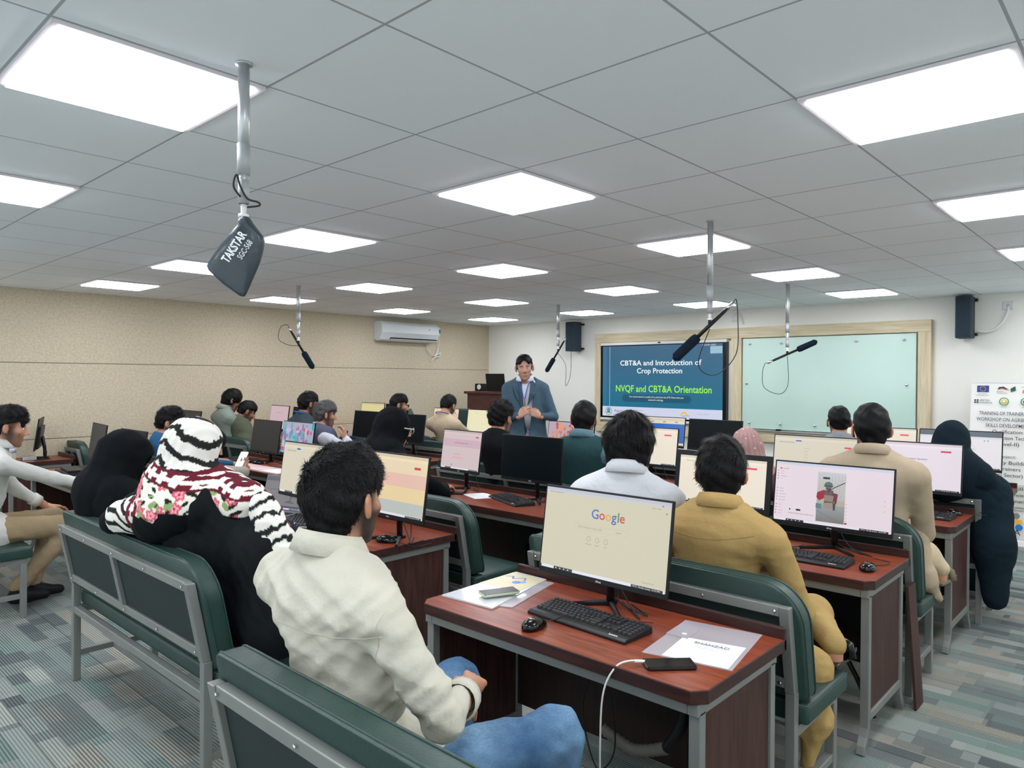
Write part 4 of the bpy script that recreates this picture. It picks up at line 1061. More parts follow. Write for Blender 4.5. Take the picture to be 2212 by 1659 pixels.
# man nearest the camera
jeans = None
def denim():
    M, nt, b = newmat('blue_denim'); L = nt.links.new
    n = nd(nt, 'ShaderNodeTexNoise'); n.inputs['Scale'].default_value = 5; n.inputs['Detail'].default_value = 3; L(coords(nt), n.inputs['Vector'])
    rp = nd(nt, 'ShaderNodeValToRGB'); rp.color_ramp.elements[0].position = .35; rp.color_ramp.elements[1].position = .7
    rp.color_ramp.elements[0].color = lin((52, 88, 124)); rp.color_ramp.elements[1].color = lin((112, 148, 178)); L(n.outputs['Fac'], rp.inputs[0])
    n2 = nd(nt, 'ShaderNodeTexNoise'); n2.inputs['Scale'].default_value = 1; n2.inputs['Detail'].default_value = 4; L(coords(nt, 'Object', (90, 90, 700)), n2.inputs['Vector'])
    mx = nd(nt, 'ShaderNodeMixRGB', blend_type='OVERLAY'); mx.inputs[0].default_value = .5; L(rp.outputs[0], mx.inputs[1]); L(n2.outputs['Fac'], mx.inputs[2])
    L(mx.outputs[0], b.inputs['Base Color']); b.inputs['Roughness'].default_value = .9
    bp = nd(nt, 'ShaderNodeBump'); bp.inputs['Strength'].default_value = .25; bp.inputs['Distance'].default_value = .003; L(n2.outputs['Fac'], bp.inputs['Height']); L(bp.outputs[0], b.inputs['Normal'])
    return M
M_ws = cloth('white_cotton', (196, 193, 178), .85, .3, 45, .03, crease=.9)
p1 = person('man in a white rolled-sleeve shirt and blue jeans sitting on the nearest bench', (-.04, .05), 2, ay(744, 1083, -.05), hyaw=13, hpit=-1, h=.008, s=1.07,
    top=('shirt', (228, 224, 208), M_ws), legs=denim(), hair=dict(top=.030, side=.009, back=-.072, front=.06, quiff=.012, len=.026, mess=.45, lift=.16, sw=1.4, flow=(.3, .6, -.2)), beard=.95, strands=15000,
    skin=(178, 128, 100), wl=(-.10, .27, .70), wr=(.075, .255, .755), er=(.24, .0, .80), hl=((.75, .55, -.25), (.1, .3, .95)), hr=((-.62, .75, -.2), (.35, .2, .9)), roll=.62, bulk=1.16, sh=.215,
    foldamp=.0095, fdir=(.25, .2, 1), collar=1, legp=[((-.11, .06, .555), (-.27, .52, .57), (-.27, .50, .09)), ((.07, .06, .555), (.20, .47, .575), (.21, .52, .09))], curlL=.7, curlR=.45, eyes=True)
s1 = kids(p1, 'shirt')
M_seam = mat('seam', (196, 190, 172), .9)
surf_tube(s1, [(-.215, -.3, .96+.06), (-.1, -.3, 1.00), (0, -.3, 1.005), (.1, -.3, 1.0), (.215, -.3, 1.02)], (0, 1, 0), .0012, M_seam, 'yoke_seam', s1)
surf_tube(s1, [(.215, -.3, 1.09), (.2, -.3, 1.0), (.175, -.3, .93), (.16, -.3, .88)], (0, 1, 0), .0012, M_seam, 'sleeve_seam', s1)
MB().tube([(q) for q in [Vector((.0, .0, 0))]] + [Vector((0, 0, .01))], .001).v  # noqa
# mustard kameez
def sandal(t, an, col=M_gloss, ax=(0, 1)):
    a = np.array(an); d = np.array((ax[0], ax[1], 0)); d = d/np.linalg.norm(d); sd = np.array((-d[1], d[0], 0))
    pts = [a-d*.06, a+d*.2]; b = MB(); M = Matrix(((sd[0], d[0], 0, a[0]), (sd[1], d[1], 0, a[1]), (0, 0, 1, a[2]-.075), (0, 0, 0, 1)))
    b.prism([(-.03, -.07), (.03, -.07), (.045, .1), (.035, .2), (-.035, .2), (-.045, .1)], 'z', 0, .018, M=M)
    b.build('sandal_sole', col, t, bev=.004)
    MB().tube([M @ Vector((-.048, .07, .01)), M @ Vector((-.035, .075, .06)), M @ Vector((0, .08, .075)), M @ Vector((.035, .075, .06)), M @ Vector((.048, .07, .01))], .02, 8).build('sandal_strap', col, t, True)
M_mus = cloth('mustard_cotton', (172, 144, 92), .8, .25, 50, .05)
p2 = person('man in a mustard yellow kameez seen from behind, on the bench behind the nearest desk', (.10, 1.69), 14, ay(1558, 1026, 1.585), hyaw=24, hpit=2, h=.009, s=1.08,
    top=('kameez', (172, 144, 92), M_mus), legs=(168, 142, 92), hair=dict(top=.034, side=.012, back=-.078, front=.06, len=.034, mess=.28, lift=.08, sw=1.3, flow=(-.5, .3, -.4)), strands=9000,
    skin=(182, 132, 104), wl=(-.25, 2.02, .78), wr=(.16, 1.92, .70), er=(.43, 1.74, .69), bulk=1.05, sh=.2, foldamp=.005, collar=1, kameez=.7, shoes=None, beard=.4,
    legp=[((.0, 1.7, .56), (-.05, 2.08, .57), (-.1, 1.95, .1)), ((.2, 1.7, .57), (.40, 1.95, .63), (.54, 1.80, .545))],
    robe=None)
k2 = kids(p2, 'kameez')
iv2 = lambda q: tuple(rotm(14).T @ (np.array(q)-np.array((.10, 1.69, 0))))
a, b = sdf([('c', iv2((.30, 1.68, .56)), iv2((.50, 1.70, .50)), .09, .07), ('c', iv2((.50, 1.68, .52)), iv2((.53, 1.64, .33)), .05, .055), ('c', iv2((.53, 1.64, .33)), iv2((.49, 1.60, .06)), .055, .012), ('c', iv2((.45, 1.66, .5)), iv2((.46, 1.6, .3)), .05, .03)], .009, .05, fold=folds(44, .006, 40, (1, .2, .1)))
mesh_np('kameez_hem', a, b, M_mus, k2)
surf_tube(k2, [(-.19, -.3, 1.02), (-.08, -.3, 1.0), (0, -.3, .995), (.08, -.3, 1.0), (.19, -.3, 1.02)], (0, 1, 0), .001, mat('mseam', (120, 100, 60), .9), 'yoke_seam', k2)
sandal(p2, iv2((.54, 1.80, .57)), M_gloss, (.2, 1)); sandal(p2, iv2((-.1, 1.95, .09)))
# white shirt long hair
M_ws2 = cloth('white_poplin', (204, 207, 211), .85, .25, 50, .02)
person('man with long straight black hair and a plain white shirt behind the search page monitor', (-.43, 1.72), 20, ay(1360, 962, 1.62), hyaw=22, hpit=4, h=.009, s=1.06,
    top=('shirt', (226, 228, 232), M_ws2), legs=(60, 62, 70), hair=dict(top=.036, side=.018, back=-.12, front=.05, long=-.1, ear=0, burn=.0, len=.05, mess=.16, lift=.03, sw=1.4, flow=(.15, -.2, -1.2)), strands=9000,
    skin=(176, 130, 104), bulk=1.05, sh=.205, foldamp=.0045, collar=1)
# beige blazer
p4 = person('man in a beige jacket with neat black hair, seated before the Learning Management System screen', (.27, 3.22), 14, ay(1882, 931, 3.12), hyaw=26, hpit=0, h=.011, s=1.10,
    top=('blazer', (176, 160, 136), cloth('beige_weave', (176, 160, 136), .9, .3, 220, .08)), legs=(196, 180, 150), hair=dict(top=.026, side=.007, back=-.065, front=.06, len=.014, mess=.3, lift=.1), strands=3500,
    skin=(188, 138, 108), sh=.215, bulk=1.08, beard=.8, er=(.52, 3.28, .78), wr=(.35, 3.62, .78), collar=1, shoes=None, kameez=.5, foldamp=.003,
    legp=[((.15, 3.27, .56), (.1, 3.66, .57), (.1, 3.62, .1)), ((.37, 3.27, .56), (.46, 3.56, .6), (.54, 3.58, .5))], ws=cloth('beige_weave', (176, 160, 136)))
surf_tube(kids(p4, 'blazer'), [(0, -.4, 1.12), (0, -.4, 1.0), (0, -.4, .85)], (0, 1, 0), .0012, mat('bseam', (130, 116, 94), .9), 'centre_seam', kids(p4, 'blazer'))
iv4 = lambda q: tuple(rotm(14).T @ (np.array(q)-np.array((.27, 3.22, 0))))
a, b = sdf([('c', iv4((.5, 3.25, .8)), iv4((.54, 3.2, .55)), .05, .06), ('c', iv4((.54, 3.2, .55)), iv4((.6, 3.28, .43)), .055, .02)], .011, .05, fold=folds(45, .005, 40)); mesh_np('jacket_tail', a, b, cloth('beige_weave', (176, 160, 136)), kids(p4, 'blazer'))
sandal(p4, iv4((.54, 3.58, .52)), mat('olive_sandal', (110, 108, 84), .7), (.3, 1))
# far short haired man by the board
person('man with cropped black hair against the glass board, left of the beige jacket man', (-.36, 4.72), 18, ay(1812, 913, 4.62), hyaw=30, h=.013, s=.98, top=('shirt', (140, 146, 150)), legs=(70, 70, 74),
    hair=dict(top=.018, side=.003, back=-.05, front=.06, len=.008, lift=.2), strands=1200, skin=(186, 134, 106))
# pink hijab
def dots(P, k):
    C = np.ones((len(P), 4)); C[:, :3] = L3((176, 140, 136)); q = (P-k['Hc']) @ k['RH']
    th = np.arctan2(q[:, 0], -q[:, 1]); st = .9+.1*np.sin(th*26+q[:, 2]*20); C[:, :3] *= st[:, None]; return C
p6 = person('woman in a dusty pink headscarf dotted with pearls, behind the mustard man', (-.5, 3.3), 10, ay(1613, 968, 3.15), hyaw=20, h=.012, s=.98, top=('robe', (90, 70, 74)), legs=None, robe=[], scarf=dict(m=M_cloth, col=dots, h=.0085, fq=40, dir=(1, 0, .1)), skin=(190, 145, 120), shoes=None)
hs = kids(p6, 'headscarf'); bv = BVHTree.FromPolygons([v.co.copy() for v in hs.data.vertices], [tuple(p.vertices) for p in hs.data.polygons])
M_pearl = mat('pearl', (240, 236, 228), .2)
lc6 = np.array(sum((np.array(v.co) for v in hs.data.vertices), np.zeros(3)))/len(hs.data.vertices)
hc6 = rotm(10).T @ (ay(1613, 968, 3.15)-np.array((-.5, 3.3, 0)))
for a_, z_ in ((-30, 50), (-5, 62), (20, 70), (38, 40), (-15, 25), (12, 30), (35, 5), (-38, 0), (60, 20), (-60, 30)):
    d = Vector((math.sin(R(a_))*math.cos(R(z_)), -math.cos(R(a_))*math.cos(R(z_)), math.sin(R(z_)))); hit = bv.ray_cast(Vector(hc6)+d*.4, -d)
    if hit[0] is not None: MB().ell(tuple(hit[0]), (.005,)*3, nu=8, nv=6).build('pearl', M_pearl, hs, True)
# dark robed woman at the aisle
M_navy = cloth('dark_robe', (20, 34, 43), .9, .15, 60, .1); M_blk = cloth('black_robe', (10, 14, 18), .88, .15, 60, .12)
person('woman in dark headscarf and long robe hanging over the aisle end of her bench', (.53, 4.74), 10, ay(2058, 955, 4.50), hyaw=-14, hpit=14, h=.012, s=1.04, top=('robe', (26, 42, 52), M_navy), legs=None, shoes=None,
    robe=[((.60, 4.6, .85), (.66, 4.46, .5), .15, .12), ((.66, 4.46, .55), (.68, 4.42, .2), .12, .075)], legp=[((.44, 4.78, .55), (.38, 5.16, .56), (.38, 5.12, .1)), ((.60, 4.78, .55), (.52, 5.16, .56), (.52, 5.1, .1))], scarf=dict(m=M_navy, k=1.06, more=[((.50, 4.52, 1.0), (.60, 4.54, .75), .12, .13)], dir=(.3, 0, 1)), skin=(180, 140, 118), foldamp=.005, wr=(.50, 4.98, .8), er=(.57, 4.74, .86), wl=(.35, 5.0, .8))
# green waistcoat man
def vest(m, g=.026, lan=None, low=.02):
    def f(t, k):
        tp = [q for q in k['torso'](g)[:3]]
        sh = k['sh']; nb = k['nb']; B = k['B']
        tp.append(('c', nb+np.array((-sh+.05, 0, -.04)), nb+np.array((sh-.05, 0, -.04)), .058*B+g*.6, .058*B+g*.6, .05))
        def side(X, Y, Z): return np.abs(X-nb[0])-(sh*B-.01)
        N = k['N']
        a, b = sdf(tp, k['h'], .03, fold=folds(77, .003, 30), cuts=[k['ncut'], lambda X, Y, Z: np.where(Z > nb[2]-.2, np.abs(X)-(sh-.012), -1)])
        mesh_np('waistcoat', a, b, m, t)
        if lan: lanyard(t, k, lan)
    return f
M_lan = mat('blue_ribbon', (40, 80, 190), .5)
def lanyard(t, k, m, front=False):
    N = k['N']; n = 20; vs = []
    pts = [N+np.array((.085*math.cos(a), -.01+.08*math.sin(a), .012-.025*math.sin(a))) for a in np.linspace(R(-200), R(20), n)]
    MB().tube([Vector(p) for p in pts], .006, 6).build('lanyard', m, t, True)
person('man in a dark green waistcoat over a blue-grey kameez, hand raised to his face', (-1.72, 3.28), 18, ay(1262, 909, 3.15), hyaw=22, hpit=3, h=.012, s=1.06, top=('kameez', (96, 124, 136)), legs=(96, 124, 136), hair=dict(top=.03, side=.009, back=-.065, front=.06, len=.018, mess=.4, lift=.2),
    strands=2500, skin=(160, 112, 88), bulk=1.08, sh=.205, er=(-1.42, 3.4, .86), wr=(-1.56, 3.35, 1.12), hr=((-.3, .1, .95), (.6, -.6, 0)), beard=.6, collar=1, extra=vest(cloth('green_waistcoat', (40, 70, 72), .85), lan=None), kameez=.4, foldamp=.003)
# curly hair black tee
person('young man with curly black hair in a black T-shirt in front of the presenter', (-2.52, 3.25), 14, ay(1082, 905, 3.12), hyaw=6, hpit=8, h=.012, s=1.02, top=('tee', (24, 27, 30)), legs=(40, 42, 46), hair=dict(top=.045, side=.014, back=-.06, front=.055, curl=.004, quiff=.012, len=.022, mess=.9, lift=.5),
    strands=3500, skin=(186, 140, 112), beard=.35)
# cream shirt lanyard
def lan_only(m):
    return lambda t, k: lanyard(t, k, m)
person('man in a cream T-shirt with purple lanyard and faded haircut near the podium chairs', (-4.62, 4.6), 12, ay(968, 878, 4.45), hyaw=10, hpit=22, h=.013, s=1.02, top=('tee', (196, 178, 150)), legs=(60, 60, 60), hair=dict(top=.03, side=.004, back=-.04, front=.06, len=.014, lift=.2), strands=1500,
    skin=(196, 146, 116), beard=.8, extra=lan_only(mat('purple_ribbon', (80, 60, 150), .5)))
# profile man
person('man with short black hair and moustache looking right, just above the black headscarf', (-5.1, 4.3), -30, ay(862, 876, 4.12), hyaw=-34, hpit=10, h=.012, s=1.04, top=('shirt', (70, 74, 84)), legs=(60, 60, 60), hair=dict(top=.026, side=.005, back=-.05, front=.062, len=.014, lift=.2), strands=1500,
    skin=(180, 130, 102), beard=.7, eyes=True)
# black hijab woman with glasses, hand on mouse
def glasses(t, k):
    Hc, RH = k['Hc'], k['RH']; s = k['s']
    b = MB()
    for q in (-1, 1):
        b.tube([Vector(Hc+RH @ np.array(p)*s) for p in ((q*.06, .108, .012), (q*.095, .095, .014), (q*.104, .03, .012))], .0045, 6)
        n = 14; b.tube([Vector(Hc+RH @ np.array((q*.033+.026*math.cos(a), .112, .004+.02*math.sin(a)))*s) for a in np.linspace(0, 2*PI, n)], .003, 6, caps=False)
    b.build('glasses', mat('clear_frame', (180, 172, 160), .2), t, True)
person('woman in black robes, black face-covering headscarf and pale glasses using a mouse', (-2.35, 1.95), -14, ay(852, 925, 1.85), hyaw=-20, hpit=12, h=.010, s=1.04, top=('robe', (20, 28, 38), M_blk), legs=None, shoes=None, robe=[], scarf=dict(m=M_blk, niqab=1, k=1.02, dir=(.3, .2, 1), fq=30, amp=.005), skin=(196, 150, 120), eyes=True,
    wr=(-2.55, 2.50, .80), er=(-2.25, 2.22, .80), hr=((-.25, .95, -.05), (0, .1, 1)), wl=(-2.7, 2.4, .8), extra=glasses, foldamp=.005, curlR=.45)
# grey haired man, waistcoat, hand to mouth
person('man with greying hair, grey waistcoat and white sleeves resting his chin on his hand', (-4.78, 3.1), -10, ay(702, 897, 2.98), hyaw=-18, hpit=6, h=.011, s=1.06, top=('shirt', (200, 203, 212)), legs=(210, 212, 216), hair=dict(top=.034, side=.010, back=-.058, front=.06, quiff=.014, curl=.003, len=.024, mess=.5, lift=.3), hairm=mat('greying_hair', (40, 41, 44), .6, 0, .7, 200, spec=.15),
    strands=3000, skin=(186, 136, 110), beard=.5, bulk=1.08, eyes=True, er=(-4.5, 3.16, .82), wr=(-4.66, 3.06, 1.0), hr=((-.1, .0, .95), (.8, .5, 0)), curlR=1.1, wl=(-4.9, 3.55, .8), extra=vest(cloth('grey_waistcoat', (84, 86, 104), .9)), foldamp=.004)
person('man with dark hair and blue lanyard behind the greying man', (-5.3, 3.2), 0, ay(666, 874, 3.08), hyaw=-8, hpit=10, h=.013, s=1.04, top=('shirt', (62, 74, 82)), legs=(60, 66, 70), hair=dict(top=.03, side=.008, back=-.06, front=.06, curl=.002, len=.014, lift=.3, mess=.7), strands=1800, skin=(160, 112, 88),
    beard=.7, extra=lan_only(M_lan))
person('man in an olive green shirt bending over his desk by the left wall', (-6.42, 3.05), -6, ay(533, 890, 3.1), hyaw=-16, hpit=30, h=.012, s=1.06, top=('shirt', (86, 90, 74)), legs=(86, 90, 74), hair=dict(top=.024, side=.007, back=-.05, front=.066, len=.012, lift=.1), strands=1500, skin=(170, 120, 96), beard=.5, collar=1, wl=(-6.5, 3.45, .8), wr=(-6.3, 3.45, .8))
person('man with straight black fringe in a pale grey green shirt nearest the left wall', (-6.82, 3.0), 0, ay(500, 866, 2.98), hyaw=-14, hpit=24, h=.012, s=1.06, top=('shirt', (132, 144, 134)), legs=(110, 116, 110), hair=dict(top=.036, side=.014, back=-.07, front=.04, ear=0, len=.03, mess=.2, lift=.05), strands=2000, skin=(168, 118, 94), collar=1)
person('man in a blue T-shirt with tousled black hair beside the patterned scarf', (-5.05, 1.62), -6, ay(366, 915, 1.55), hyaw=-26, hpit=10, h=.011, s=1.08, top=('tee', (44, 88, 124)), legs=(60, 70, 84), hair=dict(top=.038, side=.007, back=-.05, front=.06, curl=.003, quiff=.016, len=.02, mess=.8, lift=.4), strands=3500, skin=(184, 134, 108), beard=.6, eyes=True)
# black headscarf on the bench
person('woman in plain black headscarf and robe left of the zigzag headscarf', (-2.36, .36), 4, ay(274, 995, .27), hyaw=-24, hpit=16, h=.010, s=1.1, top=('robe', (14, 18, 24), M_blk), legs=None, shoes=None, robe=[], sh=.15, bulk=.92, scarf=dict(m=M_blk, k=1.12, cape=(.155, .14, .24), neck=.115, dir=(.2, .3, 1), fq=20, amp=.006), skin=(190, 140, 115), foldamp=.006)
# patterned scarf woman
rgf = np.random.RandomState(5)
def tri(x): return np.abs((x % 1)-.5)*2
def floral(P, base=(222, 220, 208), dark=0.):
    C = np.ones((len(P), 4)); C[:, :3] = L3(base)
    n = np.sin(P[:, 0]*70+2*np.sin(P[:, 2]*50))*np.sin(P[:, 2]*80+1.5*np.sin(P[:, 1]*60)); C[n > .45, :3] = L3((30, 36, 34))
    lo, hi = P.min(0), P.max(0); r = np.random.RandomState(11)
    ids = r.randint(0, len(P), 210)
    for i, q in enumerate(P[ids]):
        d = P-q; dd = np.sqrt((d**2).sum(1)); an = np.arctan2(d[:, 2], d[:, 0]+d[:, 1])
        if i % 2: C[dd < .017*(1+.25*np.cos(an*2+i)), :3] = L3((136, 160, 104))
        else:
            C[dd < .026*(1+.18*np.cos(an*5+i)), :3] = L3((206, 92, 110)); C[dd < .015*(1+.3*np.cos(an*5+i)), :3] = L3((236, 160, 168)); C[dd < .006, :3] = L3((170, 40, 64))
    return C
def scarfcol(P, k):
    q = (P-k['Hc']) @ k['RH']; x, y, z = q.T
    C = np.ones((len(P), 4)); C[:, :3] = L3((226, 224, 216))
    v = z*1.0+y*.2+.042*tri(x*7.5+.2)+.005*np.sin(x*300)*np.sin(z*90+y*50)
    C[(((v/.074) % 1) < .36), :3] = L3((34, 38, 36))
    C[:, :3] *= (.94+.06*np.sin(x*220+y*60))[:, None]
    d = P[:, 2]-k['N'][2]-.075+.25*x; Fl = floral(P)
    band = (d < .0) & (d > -.055); mid = (np.abs(d+.028) < .012+.006*np.sign(np.sin(x*110+z*60)))
    C[band, :3] = L3((96, 30, 42)); C[band & mid, :3] = L3((228, 222, 214))
    low = d < -.055; C[low] = Fl[low]
    blk = (P[:, 2] < k['N'][2]-.100-.10*(q[:, 0])) & low; C[blk, :3] = L3((15, 20, 23)); return C
hp19 = ay(425, 972, .235)
M_blk2 = cloth('black_shawl', (15, 20, 23), .8, .25, 40, .12)
p19 = person('woman in black and white zigzag headscarf with rose border, black shawl, arm along bench', (-1.5, .35), 8, hp19, hyaw=-16, hpit=8, hrol=10, h=.010, s=1.1, top=('robe', (24, 30, 34), M_blk2), legs=None, shoes=None, robe=[((-1.46, .34, 1.02), (-1.20, .35, .88), .13, .14), ((-1.42, .33, .9), (-1.28, .34, .62), .16, .15), ((-1.20, .34, .88), (-1.13, .34, .62), .14, .14)],
    scarf=dict(m=M_cloth, k=1.0, col=scarfcol, h=.0055, cape=(.25, .175, .14), neck=.135, more=[((-1.6, .30, 1.12), (-1.36, .31, 1.08), .11, .105)], fq=26, amp=.004, dir=(1, .3, .2)), skin=(206, 160, 130), foldamp=.007, el=(-1.99, .02, .965), wl=(-1.78, .25, .93), er=(-1.25, .46, .84), wr=(-1.65, .68, .84), hr=((-.6, .75, .1), (0, .1, 1)))
iv19 = lambda q: rotm(8).T @ (np.array(q)-np.array((-1.5, .35, 0)))
def tailcol(P, a_, b_, ph=0, rev=1):
    a0, b0 = np.array(a_), np.array(b_); d = (b0-a0); L_ = np.linalg.norm(d); d = d/L_; s_ = (P-a0) @ d; side = np.cross(d, (0, 0, 1.)); side = side/np.linalg.norm(side); e = (P-a0) @ side*rev; up = P[:, 2]
    C = np.ones((len(P), 4)); C[:, :3] = L3((226, 224, 216)); v = s_+.02*tri(e*14+up*8)+.004*np.sin(e*260)
    C[((v/.058+ph) % 1) < .36, :3] = L3((34, 38, 36)); w_ = (e < -.022); C[w_, :3] = L3((112, 44, 54)); C[w_ & (np.abs(e+.04) < .010+.006*np.sign(np.sin(s_*80))), :3] = L3((226, 214, 208)); return C
def endcol(P, a_, b_):
    a0, b0 = np.array(a_), np.array(b_); d = b0-a0; L_ = np.linalg.norm(d); s_ = (P-a0) @ (d/L_)/L_; e = P[:, 2]
    C = np.ones((len(P), 4)); C[:, :3] = L3((226, 224, 216)); v = e*1.0+.3*s_*L_+.03*tri(s_*2.2); C[((v/.055) % 1) < .38, :3] = L3((34, 38, 36))
    F_ = floral(P); m1 = s_+.3*(e-a0[2]) > .78; C[m1] = F_[m1]; m2 = (s_ > .5) & ~m1; C[m2, :3] = L3((100, 34, 46)); m3 = m2 & (np.abs(s_-.63) < .035+.02*np.sign(np.sin(e*120))); C[m3, :3] = L3((226, 216, 210)); return C
rb = kids(p19, 'robe')
A_, B_ = iv19((-1.17, .31, 1.05)), iv19((-1.02, .33, .74))
Rs = rotm(28, 0, -20)
a, b = sdf([('e', A_, (.075, .03, .11), Rs), ('e', (A_*2+B_)/3+np.array((.02, 0, .0)), (.085, .035, .13), Rs), ('e', (A_+2*B_)/3, (.09, .035, .13), Rs), ('e', B_, (.10, .035, .10), Rs)], .006, .05, fold=folds(8, .005, 40, (1, 0, .2))); mesh_np('scarf_tail', a, b, M_cloth, rb, tailcol(a, A_, B_))
A_, B_ = iv19((-1.95, .04, .985)), iv19((-1.60, .10, 1.05))
a, b = sdf([('c', A_, B_, .078, .105)], .006, .03, fold=folds(9, .004, 40)); mesh_np('scarf_end', a, b, M_cloth, rb, endcol(a, A_, B_))
a, b = sdf([('e', iv19((-1.30, .30, .50)), (.2, .17, .035), None)], .008, .03, fold=folds(10, .008, 40)); mesh_np('scarf_hem', a, b, M_cloth, rb, floral(a))
# left man
def sneaker(t, loc, rz):
    pass
p20 = person('man in a white shirt and khaki trousers at the left edge, reaching across the desk', (-4.42, .02), -6, ay(17, 924, .10), hyaw=-12, hpit=8, h=.009, s=1.06, top=('shirt', (222, 224, 218), cloth('white_linen', (202, 204, 198), .85, .3, 45, .03)), legs=cloth('khaki', (150, 132, 104), .9, .2, 60),
    hair=dict(top=.034, side=.006, back=-.05, front=.06, curl=.004, quiff=.014, len=.02, mess=.7, lift=.35), strands=4500, skin=(190, 140, 112), beard=.6, eyes=True, roll=.72, er=(-4.24, .36, .90), wr=(-4.33, .70, .80), hr=((-.35, .93, -.1), (0, .1, 1)), wl=(-4.6, .45, .62), bulk=1.02,
    legp=[((-4.52, .06, .555), (-4.55, .45, .57), (-4.45, .30, .12)), ((-4.34, .06, .555), (-4.28, .52, .55), (-4.34, .18, .13))], foldamp=.005, collar=1, shoes=(24, 24, 26))
g = Gfx(.001); g.poly([(0, .02), (.03, .035), (.09, -.01), (.035, .02), (.015, .015)], (240, 240, 240)); go = g.build('shoe_stripe', p20, (.09, .2, .09), M_print, rot=(0, 0, R(90)))
# person with phone
person('person in pale trousers holding a phone low, mostly hidden behind the zigzag headscarf', (-4.38, 1.62), 0, ay(456, 962, 1.6), hyaw=-10, hpit=30, h=.012, s=1.0, top=('shirt', (150, 146, 134)), legs=(186, 174, 146), hair=dict(top=.034, side=.014, back=-.09, front=.05, ear=0, len=.03, mess=.5, lift=.2), strands=1200, skin=(190, 142, 112),
    er=(-4.15, 1.72, .82), wr=(-4.36, 1.74, .80), hr=((.1, .6, .5), (-.5, .5, -.4)), wl=(-4.5, 1.9, .66))
# presenter
def prez(t, k):
    N = k['N']; c = k['chest']; z0 = N[2]
    MB().tube(spline([N+np.array((-.07, -.03, .03)), N+np.array((-.075, .05, -.01)), c+np.array((-.035, .13, .09)), c+np.array((0, .137, -.05)), c+np.array((.035, .13, .09)), N+np.array((.075, .05, -.01)), N+np.array((.07, -.03, .03))], 5), .0045, 6).build('lanyard', M_lan, t, True)
    MB().box(tuple(c+np.array((-.012, .135, -.12))), tuple(c+np.array((.012, .141, -.05)))).build('badge', M_chrome, t)
    M = mat('navy_suiting', (48, 72, 88), .8)
    for q in (-1, 1):
        b = MB(); pts = [N+np.array((q*.07, .045, .0)), N+np.array((q*.125, .06, -.06)), c+np.array((q*.11, .135, .0)), c+np.array((q*.035, .145, -.12)), c+np.array((q*.055, .143, .02))]
        b.add(pts+[p+np.array((0, .006, 0)) for p in pts], [(0, 1, 2, 3, 4), (9, 8, 7, 6, 5)]+[(i, (i+1) % 5, (i+1) % 5+5, i+5) for i in range(5)]); b.build('lapel', M, t, bev=.002)
hp = ay(1133, 795, 4.45)
p0 = person('presenter standing in a blue-grey suit jacket with lanyard, hands together, facing the class', (hp[0]+.02, 4.5), 212, hp, hyaw=222, hpit=4, hrol=4, h=.009, s=1.07, top=('blazer', (58, 84, 100), mat('blue_grey_suiting', (58, 84, 100), .85, 0, .06, 30, .15, 300)), legs=(30, 36, 48), stand=True, sh=.195, bulk=1.0,
    hair=dict(top=.020, side=.004, back=-.06, front=.082, len=.02, mess=.2, lift=.05), strands=3500, skin=(186, 140, 118), beard=.12, eyes=True, collar=cloth('white_shirt', (214, 216, 222)), wr=tuple(hp+np.array(FV)*-.27+np.array(RV)*-.085+np.array((.0, .05, -.49))), wl=tuple(hp+np.array(FV)*-.27+np.array(RV)*.12+np.array((.0, .05, -.49))), extra=prez,
    hl=((-.65, -.62, .45), (.6, -.74, .2)), hr=((.55, .45, .6), (.6, -.74, .2)), curlL=.9, curlR=.9, shoes=(24, 22, 22), kameez=.2, foldamp=.0025)
